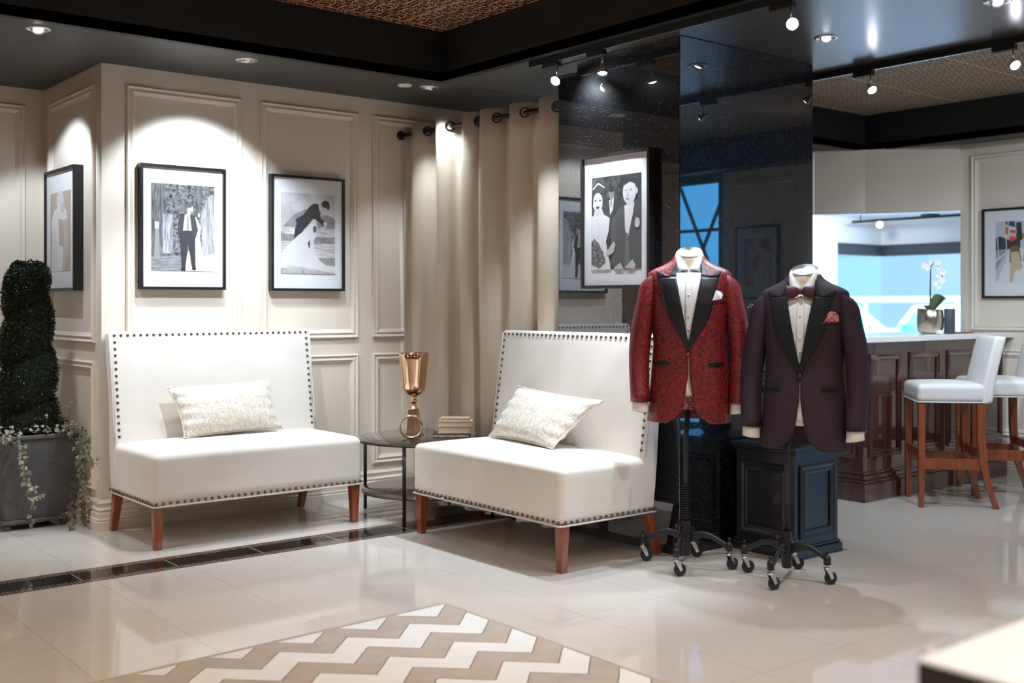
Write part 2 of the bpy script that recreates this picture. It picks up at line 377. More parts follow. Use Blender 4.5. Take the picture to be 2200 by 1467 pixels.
# ------------------------------------------------------------------ mesh helpers
class MB:
    def __init__(s): s.v = []; s.f = []; s.mi = []; s.sm = []
    def add(s, verts, faces, mi=0, smooth=False, mtx=None):
        o = len(s.v)
        for q in verts:
            q = Vector(q)
            s.v.append(mtx @ q if mtx else q)
        for f in faces:
            s.f.append([o + i for i in f]); s.mi.append(mi); s.sm.append(smooth)
        return s
    def box(s, x0, x1, y0, y1, z0, z1, mi=0, mtx=None):
        v = [(x, y, z) for z in (z0, z1) for y in (y0, y1) for x in (x0, x1)]
        f = [(0, 2, 3, 1), (4, 5, 7, 6), (0, 1, 5, 4), (2, 6, 7, 3), (0, 4, 6, 2), (1, 3, 7, 5)]
        return s.add(v, f, mi, False, mtx)
    def frustum(s, a, b, mi=0):  # two rectangles (x0,x1,y0,y1,z)
        v = []
        for (x0, x1, y0, y1, z) in (a, b): v += [(x0, y0, z), (x1, y0, z), (x1, y1, z), (x0, y1, z)]
        return s.add(v, [(3, 2, 1, 0), (4, 5, 6, 7), (0, 1, 5, 4), (1, 2, 6, 5), (2, 3, 7, 6), (3, 0, 4, 7)], mi)
    def quad(s, a, b, c, d, mi=0): return s.add([a, b, c, d], [(0, 1, 2, 3)], mi)
    def loft(s, rings, mi=0, closed=True, cap=True, smooth=True, mtx=None):
        n = len(rings[0]); v = [q for r in rings for q in r]; f = []
        for i in range(len(rings) - 1):
            for j in range(n if closed else n - 1):
                k2 = (j + 1) % n
                f.append((i * n + j, i * n + k2, (i + 1) * n + k2, (i + 1) * n + j))
        if cap and closed:
            f.append(tuple(range(n))[::-1]); f.append(tuple((len(rings) - 1) * n + j for j in range(n)))
        return s.add(v, f, mi, smooth, mtx)
    def lathe(s, prof, c=(0, 0, 0), n=24, mi=0, mtx=None, cap=True):
        rings = [[(c[0] + r * math.cos(2 * PI * j / n), c[1] + r * math.sin(2 * PI * j / n), c[2] + z) for j in range(n)] for r, z in prof]
        return s.loft(rings, mi, True, cap, True, mtx)
    def tube(s, pts, r, n=8, mi=0, mtx=None, cap=True):
        pts = [Vector(q) for q in pts]; rings = []
        up = Vector((0, 0, 1))
        prev = None
        for i, q in enumerate(pts):
            d = (pts[min(i + 1, len(pts) - 1)] - pts[max(i - 1, 0)])
            if d.length < 1e-9: d = Vector((0, 0, 1))
            d.normalize()
            if prev is None:
                a = d.cross(up if abs(d.z) < 0.95 else Vector((1, 0, 0))).normalized()
            else:
                a = (prev - d * prev.dot(d)).normalized()
            prev = a; b2 = d.cross(a)
            rr = r[i] if isinstance(r, (list, tuple)) else r
            rings.append([q + (a * math.cos(2 * PI * j / n) + b2 * math.sin(2 * PI * j / n)) * rr for j in range(n)])
        return s.loft(rings, mi, True, cap, True, mtx)
    def dome(s, c, nrm, r, h=None, n=8):
        nrm = Vector(nrm).normalized(); a = nrm.orthogonal().normalized(); b2 = nrm.cross(a); c = Vector(c); h = h or r * 0.6
        rings = [[c + (a * math.cos(2 * PI * j / n) + b2 * math.sin(2 * PI * j / n)) * r * q + nrm * h * z for j in range(n)] for q, z in ((1, -0.3), (1, 0), (0.75, 0.65), (0.3, 0.95))]
        return s.loft(rings)
    def ball(s, c, r, n=12, mi=0):
        prof = [(r * math.sin(PI * i / 8) + 1e-5, -r * math.cos(PI * i / 8)) for i in range(9)]
        return s.lathe(prof, c, n, mi)
    def build(s, name, mats, parent=None, bevel=0, seg=2, solid=0, subd=0, weld=False, loc=None):
        me = bpy.data.meshes.new(name)
        me.from_pydata([tuple(q) for q in s.v], [], s.f)
        if not isinstance(mats, (list, tuple)): mats = [mats]
        for q in mats: me.materials.append(q if not isinstance(q, str) else M[q])
        for pl, mi, sm in zip(me.polygons, s.mi, s.sm): pl.material_index = mi; pl.use_smooth = sm
        if weld:
            bm = bmesh.new(); bm.from_mesh(me); bmesh.ops.remove_doubles(bm, verts=bm.verts, dist=1e-5); bm.to_mesh(me); bm.free()
        me.update()
        o = bpy.data.objects.new(name, me); C.objects.link(o)
        if parent: o.parent = parent
        if loc: o.location = loc
        if solid:
            d = o.modifiers.new('solid', 'SOLIDIFY'); d.thickness = solid; d.offset = 0
        if bevel:
            d = o.modifiers.new('bevel', 'BEVEL'); d.width = bevel; d.segments = seg; d.limit_method = 'ANGLE'; d.angle_limit = math.radians(35)
        if subd:
            d = o.modifiers.new('sub', 'SUBSURF'); d.levels = subd; d.render_levels = subd
        return o
def rbox(hx, hy, hz, r, n=6, deform=None):
    """rounded box mesh centred on the origin"""
    def co(h):
        a = [-h, -h + .25 * r, -h + .5 * r, -h + .75 * r, -h + r]
        inner = [-h + r + (2 * (h - r)) * i / n for i in range(1, n)]
        return a + inner + [-q for q in a[::-1]]
    cx, cy, cz = co(hx), co(hy), co(hz)
    mb = MB()
    def proj(q):
        c = Vector((max(-hx + r, min(hx - r, q[0])), max(-hy + r, min(hy - r, q[1])), max(-hz + r, min(hz - r, q[2]))))
        d = Vector(q) - c
        if d.length > 1e-9: d = d.normalized() * r
        q = c + d
        return deform(q) if deform else q
    def face(A, B, fn, flip):
        v = [proj(fn(a, b2)) for b2 in B for a in A]; f = []
        na = len(A)
        for j in range(len(B) - 1):
            for i in range(na - 1):
                q = (j * na + i, j * na + i + 1, (j + 1) * na + i + 1, (j + 1) * na + i)
                f.append(q[::-1] if flip else q)
        mb.add(v, f, 0, True)
    face(cx, cy, lambda a, b2: (a, b2, hz), False); face(cx, cy, lambda a, b2: (a, b2, -hz), True)
    face(cx, cz, lambda a, b2: (a, -hy, b2), False); face(cx, cz, lambda a, b2: (a, hy, b2), True)
    face(cy, cz, lambda a, b2: (hx, a, b2), False); face(cy, cz, lambda a, b2: (-hx, a, b2), True)
    return mb
def thing(name, label, cat, loc=(0, 0, 0), rz=0, group=None):
    o = bpy.data.objects.new(name, None); o.empty_display_size = 0.1; C.objects.link(o); o.location = loc; o.rotation_euler = (0, 0, rz)
    return tag(o, label, cat, group)
def tag(o, label, cat, group=None):
    o['label'] = label; o['category'] = cat
    if group: o['group'] = group
    return o
def struct(o): o['kind'] = 'structure'; return o
def copy_tree(o, parent=None):
    c2 = o.copy(); C.objects.link(c2)
    if parent: c2.parent = parent
    for ch in list(o.children):
        if ch.name != c2.name: copy_tree(ch, c2)
    return c2

# ------------------------------------------------------------------ room shell
mb = MB(); mb.box(-4, 11.53, -4, 7.4, -0.1, 0)
struct(mb.build('floor', 'floor'))
# ceiling plates at 2.58 with two openings
T1 = (-2.5, 3.86, -2.0, 5.445); T2 = (5.47, 7.68, -2.0, 5.06)
mb = MB(); zt = CZ + 0.5
mb.box(-4, 5.47, T1[3], 7.4, CZ, CZ + 0.05); mb.box(-4, T1[0], -4, T1[3], CZ, CZ + 0.05); mb.box(T1[0], T1[1], -4, T1[2], CZ, CZ + 0.05)
struct(mb.build('ceiling', 'ceil'))
mb = MB(); mb.box(T1[1], T2[0], -4, T1[3], CZ, CZ + 0.05)
mb.box(T2[0], T2[1], -4, T2[2], CZ, CZ + 0.05)
struct(mb.build('ceiling', 'ceil_gloss'))
mb = MB(); LZ = 2.45
mb.box(T2[0], 8.0, T2[3], 7.4, LZ, LZ + 0.05); mb.box(T2[1], 8.0, -4, T2[3], LZ, LZ + 0.05)
struct(mb.build('ceiling', 'ceil'))
def tray(T, z0, z1, tin, z0r=None):
    z0r = z0r or z0
    mb = MB(); t2 = 0.04
    mb.box(T[0] - t2, T[0], T[2] - t2, T[3] + t2, z0 - 0.003, z1 + t2); mb.box(T[1], T[1] + t2, T[2] - t2, T[3] + t2, z0r - 0.003, z1 + t2)
    mb.box(T[0], T[1], T[2] - t2, T[2], z0 - 0.003, z1 + t2); mb.box(T[0], T[1], T[3], T[3] + t2, z0r - 0.003, z1 + t2)
    struct(mb.build('ceiling', 'black'))
    mb = MB(); mb.box(T[0], T[1], T[2], T[3], z1, z1 + 0.03)
    struct(mb.build('ceiling', tin))
tray(T1, CZ, 2.875, 'tin_red')
tray(T2, CZ, 2.73, 'tin_tan', LZ)

def wall(name, x0, x1, y0, y1, z0, z1, m='wall'):
    mb = MB(); mb.box(x0, x1, y0, y1, z0, z1); return struct(mb.build(name, m))
wall('wall_back', 2.1, 5.9, 6.2, 6.3, 0, CZ)
wall('wall_left', 2.1, 2.2, 6.3, 7.24, 0, CZ)
wall('wall_far_left', -4, 2.2, 7.24, 7.34, 0, CZ)
wall('wall_west', -4.1, -4, -4, 7.34, 0, CZ)
wall('wall_south', -4, 8, -4.1, -4, 0, CZ)
wall('wall_fitting_room', 5.9, 6.0, 4.62, 7.39, 0, LZ)
wall('wall_fitting_side', 5.196, 5.9, 4.62, 4.67, 0, CZ)
wall('wall_right', 7.95, 8.1, 0.78, 4.42, 0, 2.9)
wall('wall_right_end', 7.95, 8.1, -4, -2.6, 0, 2.9)
wall('wall_right_top', 7.95, 8.1, -2.6, 0.78, 2.45, 2.9)
# column clad in black glitter glass
mb = MB(); mb.box(4.11, 5.196, 3.76, 4.67, 0, CZ)
struct(mb.build('wall_column', 'column', bevel=0.004))
mb = MB(); mb.box(4.100, 5.206, 3.750, 4.675, 0, 0.04)
struct(mb.build('baseboard_column', 'black_wood'))

# panel mouldings ------------------------------------------------
def moulding(mb, u0, u1, z0, z1, place, w2=0.055, flip=1):
    """picture-frame moulding; place(u, z, out)-> world"""
    prof = [(0, 0), (0, 0.012), (0.007, 0.018), (0.014, 0.013), (0.02, 0.009), (0.034, 0.016), (0.042, 0.010), (w2, 0.004), (w2, 0)]
    rings = []
    for (cu, cz, su, sz) in ((u0, z0, 1, 1), (u1, z0, -1, 1), (u1, z1, -1, -1), (u0, z1, 1, -1)):
        rings.append([place(cu + su * a, cz + sz * a, h) for a, h in prof])
    n = len(prof); v = [q for r in rings for q in r]; f = []
    for i in range(4):
        for j in range(n - 1):
            q = (i * n + j, ((i + 1) % 4) * n + j, ((i + 1) % 4) * n + j + 1, i * n + j + 1)
            f.append(q if flip > 0 else q[::-1])
    mb.add(v, f, 0, False)
def panel_set(name, ranges, place, flip=1, uz=(1.03, 2.475), lz=(0.21, 0.925)):
    mb = MB()
    for (a, b2) in ranges:
        moulding(mb, a, b2, uz[0], uz[1], place, flip=flip)
        moulding(mb, a, b2, lz[0], lz[1], place, flip=flip)
    return struct(mb.build(name, 'wall'))
panel_set('trim_1', [(2.235, 2.93), (3.05, 3.735), (3.845, 4.53), (4.65, 5.3)], lambda u, z, h: (u, 6.2 - h, z))
panel_set('trim_2', [(6.295, 7.125)], lambda u, z, h: (2.1 - h, u, z), flip=-1)
panel_set('trim_3', [(1.20, 1.985), (0.3, 1.08), (-0.6, 0.18)], lambda u, z, h: (u, 7.24 - h, z))
panel_set('trim_4', [(3.55, 4.33), (2.72, 3.47), (1.86, 2.62), (0.86, 1.62)], lambda u, z, h: (7.95 - h, u, z), flip=-1, uz=(1.05, 2.36), lz=(0.28, 0.91))
def baseboard(name, pts, h=0.165):
    """profile swept along pts; outward is to the right of travel"""
    prof = [(0.034, 0), (0.034, 0.045), (0.028, 0.052), (0.032, 0.060), (0.026, 0.068), (0.026, 0.09), (0.020, 0.10), (0.024, 0.112), (0.014, 0.124), (0.014, 0.14), (0.018, 0.148), (0.008, h), (0, h)]
    mb = MB(); P = [Vector((a, b2, 0)) for a, b2 in pts]; rings = []
    for i, q in enumerate(P):
        nr = []
        for a, b2 in ((i - 1, i), (i, i + 1)):
            if a >= 0 and b2 < len(P):
                d = (P[b2] - P[a]).normalized(); nr.append(Vector((d.y, -d.x, 0)))
        nn = nr[0] if len(nr) == 1 else (nr[0] + nr[1]) / (1 + nr[0].dot(nr[1]))
        rings.append([q + nn * o + Vector((0, 0, z)) for o, z in prof])
    mb.loft(rings, 0, False, False, False)
    return struct(mb.build(name, 'wall'))
baseboard('baseboard_back', [(2.1, 7.24), (2.1, 6.2), (5.9, 6.2)][::1])
baseboard('baseboard_far_left', [(-4, 7.24), (2.1, 7.24)])
baseboard('baseboard_right', [(7.95, 4.42), (7.95, 0.78)])
mb = MB(); mb.box(2.082, 2.1005, 6.182, 6.3, 2.475, 2.5795); mb.box(2.0825, 2.2, 6.182, 6.1995, 2.475, 2.5795)

# far bay beyond the bar ------------------------------------------
BZ = 2.22
mb = MB()
arc = [(6.0, 5.52), (6.75, 5.62), (7.2, 5.48), (7.39, 5.34), (7.64, 5.04), (7.80, 4.75), (7.95, 4.42)]
lo = [(a, b2, 1.95) for a, b2 in arc]; hi = [(a, b2, LZ) for a, b2 in arc]
mb.loft([lo, hi], 0, False, False, False)
o = struct(mb.build('wall_servery', 'wall', solid=0.08))
wall('wall_bay_side', 8.1, 11.6, 4.32, 4.42, 0, BZ, 'wall_white')
wall('wall_bay_back', 6.0, 10.55, 7.39, 7.49, 0, BZ, 'wall_white')
mb = MB(); mb.box(8.1, 11.6, 4.42, 7.49, BZ, BZ + 0.05)
mb.box(6.0, 8.1, 5.7, 7.39, BZ, BZ + 0.05)
struct(mb.build('ceiling', 'wall_white'))
mb = MB(); moulding(mb, 9.3, 10.3, 1.0, 1.98, lambda u, z, h: (u, 7.39 - h, z)); struct(mb.build('trim_5', 'wall_white'))
# bay windows: header, sill wall, mullions, glass
wn = MB(); wn.box(10.55, 11.58, 7.39, 7.45, 1.93, BZ, 0); wn.box(11.53, 11.58, 4.42, 7.45, 1.93, BZ, 0)
wn.box(10.55, 11.58, 7.39, 7.45, 0, 0.35, 0); wn.box(11.53, 11.58, 4.42, 7.45, 0, 0.35, 0)
struct(wn.build('wall_bay_window', 'wall_white'))
for nm, bx in (('window_1', (10.55, 11.53, 7.36, 7.42)), ('window_2', (11.50, 11.56, 4.42, 7.36))):
    fr = MB(); fr.box(*bx, 1.80, 1.93, 0); fr.box(*bx, 0.35, 0.40, 1)
    if nm == 'window_1': fr.box(10.52, 10.58, 7.33, 7.42, 0.35, 1.93, 1)
    else: fr.box(11.505, 11.555, 5.9, 5.94, 0.35, 1.93, 1)
    r = struct(fr.build(nm, ['dark_blind', 'wall_white']))
    g = MB()
    if nm == 'window_1': g.box(10.58, 11.53, 7.385, 7.391, 0.40, 1.80)
    else: g.box(11.527, 11.533, 4.42, 7.385, 0.40, 1.80)
    g.build('window_pane', 'glass', r)
# shopfront window behind the photographer's right with crossing braces (seen mirrored in the column)
fr = MB(); fr.box(7.98, 8.06, 0.70, 0.78, 0, 2.45); fr.box(7.98, 8.06, -2.6, 0.70, 2.38, 2.45); fr.box(7.98, 8.06, -2.6, 0.70, 0, 0.12); fr.box(7.98, 8.06, -0.95, -0.88, 0.12, 2.38)
fr.box(8.0, 8.05, -2.6, 0.70, 1.50, 1.58)
for (a, b2, c2, d2) in ((0.70, 2.38, 0.1, 1.2), (0.1, 2.38, 0.62, 1.3), (0.70, 1.95, 0.1, 1.95), (0.62, 1.5, 0.3, 0.3), (0.3, 1.5, 0.7, 0.4)):
    fr.tube([(8.12, a, b2), (8.12, c2, d2)], 0.018, 6)
r = struct(fr.build('window_3', 'outside_teal'))
g = MB(); g.box(8.017, 8.023, -2.6, 0.70, 0.12, 2.38); g.build('window_pane', 'glass', r)
# outside
mb = MB(); mb.box(8.2, 60, -30, 60, -0.35, -0.25); tag(mb.build('pavement', 'outside_ground'), 'pale sunlit pavement outside beyond the bay windows', 'pavement')
t = thing('railing', 'white metal railing outside beyond the bay window glass', 'railing', (16.5, 9.8, -0.25))
mb = MB(); mb.box(-0.03, 0.03, -4, 3, 1.52, 1.62); mb.build('rail', 'outside_white', t)
for i in range(5):
    mb = MB(); mb.box(-0.025, 0.025, -3.9 + i * 1.65, -3.85 + i * 1.65, 0, 1.52); mb.build('post', 'outside_white', t)
def car(label, x, y):
    mb = MB(); mb.frustum((-1.9, 1.9, -.85, .85, .30), (-1.95, 1.95, -.85, .85, .95)); mb.frustum((-1.2, 1.5, -.80, .80, .95), (-.6, 1.1, -.62, .62, 1.48))
    for sx2 in (-1.2, 1.2):
        for sy in (-.82, .82): mb.tube([(sx2, sy - .07, 0.32), (sx2, sy + .07, 0.32)], 0.32, 16, 1)
    mb.frustum((-1.0, 1.35, -.81, .81, 1.0), (-.6, 1.08, -.66, .66, 1.40), 2)
    o = mb.build('parked_car', ['outside_white', 'outside_teal', 'outside_blue'], bevel=0.05, loc=(x, y, -.25)); o.rotation_euler = (0, 0, 2.1); tag(o, label, 'car')
car('overexposed white car parked outside the right bay window', 18.0, 9.6)
car('pale car parked further left beyond the bay window corner', 19.2, 13.6)
t = thing('shop_sign_frame', 'blue steel canopy frame outside the left bay window', 'canopy', (14.5, 11.0, -0.25))
mb = MB(); mb.tube([(-0.6, -.2, 0), (-0.6, -.2, 2.6)], 0.05); mb.build('post', 'outside_blue', t)
mb = MB(); mb.tube([(-0.6, -.2, 1.7), (0.6, -.6, 1.68)], 0.045); mb.tube([(-.6, -.2, 2.4), (0.3, -.5, 2.42)], 0.05); mb.tube([(-.25, -.3, 2.5), (-.2, -.33, 2.2)], .05); mb.build('crossbar', 'outside_teal', t)

# ------------------------------------------------------------------ loveseats
nm = MB(); nm.dome((0, 0, 0), (0, 0, 1), 0.0085)
NAILO = nm.build('nailhead', 'nail'); NAILME = NAILO.data; bpy.data.objects.remove(NAILO)
def loveseat(label, loc, rz):
    NAIL = []
    def nail(c, n): NAIL.append((Vector(c), Vector(n).normalized()))
    t = thing('loveseat', label, 'sofa', loc, rz, 'cream nailhead loveseats')
    HW = 0.61
    def crown(q):
        x, y, z = q
        cz = 1 - min(1, abs(x) / HW) ** 4
        if z > 0.1: z += 0.022 * cz * (1 - abs(y / 0.33) ** 3)
        else: pass
        # belly of the front
        if z > -0.1: y -= 0.008 * math.cos(x / HW * PI / 2) * (1 if y < 0 else 0)
        return Vector((x, y, z))
    s = rbox(HW, 0.315, 0.133, 0.035, 8, crown).build('seat', 'sofa', t, weld=True, loc=(0, 0.315, 0.355))
    # back: leaning slab with a gently bowed face
    def lean(q):
        x, y, z = q
        k2 = (z + 0.43) / 0.86            # 0 bottom, 1 top
        y2 = y * (1.0 - 0.30 * k2) + 0.105 * k2
        if y < 0: y2 -= 0.012 * math.cos(x / HW * PI / 2) * math.sin(max(0, min(1, k2)) * PI)
        return Vector((x * (1.0 + 0.006 * math.sin(k2 * 9)), y2, z))
    rbox(HW, 0.055, 0.43, 0.018, 8, lean).build('backrest', 'sofa', t, weld=True, loc=(0, 0.565, 0.665))
    def bp(x, z):  # front face of the back at local x and height z
        k2 = (z - 0.235) / 0.86
        return 0.565 + (-0.055 * (1 - 0.30 * k2) + 0.105 * k2 - 0.012 * math.cos(x / HW * PI / 2) * math.sin(k2 * PI))
    n = 33; zb = 0.238
    for i in range(n):
        x = -HW + 0.015 + (2 * HW - 0.03) * i / (n - 1); nail((x, -0.002, zb), (0, -1, 0))
    for i in range(n):
        x = -HW + 0.024 + (2 * HW - 0.048) * i / (n - 1); nail((x, bp(x, 1.075) - 0.001, 1.075), (0, -1, 0.15))
    vis = -1 if rz == 0 else 1      # the end turned to the room
    for i in range(1, 16):
        z = 1.075 - i * 0.0365; x = vis * (HW - 0.024); nail((x, bp(x, z) - 0.001, z), (0, -1, 0.15))
    for i in range(17): nail((vis * (HW + 0.001), 0.03 + i * 0.037, zb), (vis, 0, 0))
    vis = -vis
    nm = MB()
    for i in range(1, 16):
        z = 1.075 - i * 0.0365; x = vis * (HW - 0.024)
        if i < 3: nail((x, bp(x, z) - 0.001, z), (0, -1, 0.15))
        else: nm.dome((x, bp(x, z) - 0.001, z), (0, -1, 0.15), 0.0085)
    for i in range(17): nm.dome((vis * (HW + 0.001), 0.03 + i * 0.037, zb), (vis, 0, 0), 0.0085)
    o = nm.build('nailheads', 'nail', t); o['kind'] = 'stuff'
    for c, nn in NAIL:
        o = bpy.data.objects.new('nailhead', NAILME); C.objects.link(o); o.parent = t; o.location = c; o.rotation_euler = nn.to_track_quat('Z', 'Y').to_euler()
    pm = MB(); z = 0.222
    pm.tube([(-HW, 0.63, z), (-HW + .0, 0.012, z), (-HW + 0.012, 0, z), (HW - 0.012, 0, z), (HW, 0.012, z), (HW, 0.63, z)], 0.005)
    for sgn in (-1, 1):
        pm.tube([(sgn * (HW + 0.001), bp(HW, zz) + 0.005, zz) for zz in (0.50, 0.6, 0.75, 0.9, 1.085)] , 0.004)
    pm.build('piping', 'piping', t)
    for sgn in (-1, 1):
        lm = MB(); x = sgn * 0.575
        lm.frustum((x - 0.018, x + 0.018, 0.020, 0.056, 0.0), (x - 0.026, x + 0.026, 0.014, 0.066, 0.225))
        lm.build('leg', 'wood', t, bevel=0.003)
        lm = MB()
        lm.frustum((x - 0.018, x + 0.018, 0.655, 0.690, 0.0), (x - 0.025, x + 0.025, 0.575, 0.625, 0.225))
        lm.build('leg', 'wood', t, bevel=0.003)
    return t
loveseat('cream nailhead loveseat against the panelled wall under two framed photos', (2.725, 5.48, 0), 0)
loveseat('cream nailhead loveseat backed against the black column beside the red jacket', (3.39, 4.445, 0), -PI / 2)

def pillow(label, BL, BR, TR, TL, nrm, T=0.065):
    BL, BR, TR, TL = map(Vector, (BL, BR, TR, TL)); nrm = Vector(nrm).normalized()
    ctr = (BL + BR + TR + TL) / 4
    N = 28; mb = MB()
    for sd in (1, -1):
        v = []
        for j in range(N + 1):
            for i in range(N + 1):
                u = i / N; w2 = j / N
                a = 2 * u - 1; b2 = 2 * w2 - 1
                pin = 0.035 * (1 - b2 * b2) * abs(a) ** 6 * (1 if a > 0 else -1); pin2 = 0.05 * (1 - a * a) * abs(b2) ** 6 * (1 if b2 > 0 else -1)
                uu = u - pin; ww = w2 - pin2 * 0.9
                q = BL * (1 - uu) * (1 - ww) + BR * uu * (1 - ww) + TR * uu * ww + TL * (1 - uu) * ww
                th = T * max(0, 1 - abs(a) ** 2.6) ** 0.62 * max(0, 1 - abs(b2) ** 2.6) ** 0.62
                wr = 0.006 * math.sin(a * 17 + b2 * 4) * (1 - abs(a)) * 1.0 * abs(b2) + 0.006 * math.sin(b2 * 15 + a * 3) * abs(a) ** 3
                v.append(q - ctr + nrm * sd * max(0, th + wr * (th > 0.01)))
        f = []
        for j in range(N):
            for i in range(N):
                q = (j * (N + 1) + i, j * (N + 1) + i + 1, (j + 1) * (N + 1) + i + 1, (j + 1) * (N + 1) + i)
                f.append(q if sd > 0 else q[::-1])
        mb.add(v, f, 0, True)
    r = thing('throw_pillow', label, 'cushion', ctr, 0, 'ivory damask cushions')
    mb.build('cushion', 'damask', r, weld=True)
    pts = []
    for a, b2 in ((BL, BR), (BR, TR), (TR, TL), (TL, BL)):
        for i in range(10):
            s2 = i / 10; e = a.lerp(b2, s2); pin = (ctr - e) * 0.055 * math.sin(s2 * PI) ** 0.6 * 1.4
            pts.append(e + pin - ctr)
    pts.append(pts[0])
    MB().tube(pts, 0.005, 6, cap=False).build('piping', 'piping', r)
    return r
pillow('ivory damask cushion leaning on the loveseat under the framed photos', (2.44, 5.875, 0.512), (3.03, 5.865, 0.525), (3.015, 6.00, 0.80), (2.385, 5.99, 0.785), (0, -1, 0.42))
pillow('ivory damask cushion leaning askew on the loveseat by the column', (3.80, 4.90, 0.512), (3.70, 4.25, 0.515), (3.915, 4.10, 0.755), (3.925, 4.80, 0.79), (-1, 0.10, 0.55))

# ------------------------------------------------------------------ side table and what stands on it
TC = Vector((3.815, 5.52)); TR = 0.43
t = thing('side_table', 'round smoked glass side table with black metal legs between the loveseats', 'table', (TC.x, TC.y, 0))
mb = MB(); mb.lathe([(TR - .004, 0.442), (TR, 0.444), (TR, 0.450), (TR - .004, 0.452)], n=64); mb.build('table_top', 'smoke', t)
mb = MB(); mb.tube([((TR) * math.cos(a * PI / 32), (TR) * math.sin(a * PI / 32), 0.442) for a in range(65)], 0.006, 6, cap=False); mb.build('rim', 'metal_dark', t)
mb = MB(); mb.lathe([(TR - .03, 0.132), (TR - .03, 0.146)], n=64); mb.build('shelf', 'shelf', t)
for a in (126, 216, 306, 36):
    aa = math.radians(a); x, y = (TR - .025) * math.cos(aa), (TR - .025) * math.sin(aa)
    mb = MB(); mb.tube([(x, y, 0), (x, y, 0.442)], 0.0105, 10); mb.build('leg', 'metal_dark', t)
TZ = 0.4525
# urn
ux, uy = 3.78, 5.62
t = thing('urn_vase', 'tall rose gold trumpet urn vase on the glass side table', 'vase', (ux, uy, TZ))
mb = MB(); mb.frustum((-.052, .052, -.052, .052, 0), (-.050, .050, -.050, .050, .012)); mb.frustum((-.043, .043, -.043, .043, .012), (-.036, .036, -.036, .036, .026)); mb.frustum((-.036, .036, -.036, .036, .026), (-.028, .028, -.028, .028, .155))
rot = Matrix.Rotation(math.radians(40), 4, 'Z'); mb.v = [rot @ q for q in mb.v]
mb.build('base', 'gold', t, bevel=0.002)
mb = MB(); mb.lathe([(.026, .155), (.028, .160), (.020, .168), (.013, .180), (.012, .192), (.019, .198), (.023, .208), (.019, .218), (.013, .224), (.020, .230), (.016, .236)], n=28); mb.build('stem', 'gold', t)
mb = MB(); mb.lathe([(.016, .236), (.038, .244), (.060, .262), (.069, .285), (.074, .33), (.080, .39), (.088, .46), (.092, .497), (.090, .498), (.084, .46), (.070, .33), (.055, .27), (.01, .25)], n=40); mb.build('bowl', 'gold', t)
# orb of rings
ox, oy = 3.66, 5.47
t = thing('ring_sculpture', 'small silver sculpture of interlocked rings on the glass side table', 'ornament', (ox, oy, TZ + 0.072))
for (ax, ang, r2) in (((.2, .8, .3), 8, .067), ((.7, .6, .2), 62, .066), ((.1, .9, .5), 30, .065)):
    mt = Matrix.Rotation(math.radians(ang), 4, Vector(ax)) @ Matrix.Rotation(math.radians(-38), 4, 'Z') @ Matrix.Rotation(PI / 2, 4, 'X')
    mb = MB(); mb.tube([(r2 * math.cos(a * PI / 24), r2 * math.sin(a * PI / 24), 0) for a in range(49)], 0.0055, 8, 0, mt, cap=False); mb.build('ring', 'silver', t)
# books
bx, by = 3.94, 5.42
def book(label, w2, d2, z0, h, dx, dy, rz, cov, pg='paper'):
    t = thing('book', label, 'book', (bx + dx, by + dy, TZ + z0), rz, 'old books on the side table')
    mb = MB(); mb.box(-w2 / 2, w2 / 2, -d2 / 2, d2 / 2, 0, 0.004); mb.box(-w2 / 2, w2 / 2, -d2 / 2, d2 / 2, h - 0.004, h)
    mb.box(w2 / 2 - .005, w2 / 2, -d2 / 2, d2 / 2, 0.004, h - 0.004); mb.build('cover', cov, t, bevel=0.0012)
    mb = MB(); mb.box(-w2 / 2 + .005, w2 / 2 - .006, -d2 / 2 + .004, d2 / 2 - .004, 0.004, h - 0.004); mb.build('pages', pg, t)
RZ = -YAW + 0.62
RZ = YAW - PI / 2
book('speckled-edge book with black cover at the bottom of the stack', .22, .15, 0, .024, -.02, 0, RZ, 'cover_dark', 'speck')
book('thick old book with deckled pages, second from the bottom of the stack', .195, .135, .024, .043, 0, .0, RZ + .03, 'cover')
book('slim tan book, second from the top of the stack', .20, .14, .067, .030, .01, .0, RZ + .0, 'cover2')
book('small thin book on top of the stack', .175, .12, .097, .016, .013, .01, RZ - .04, 'cover')

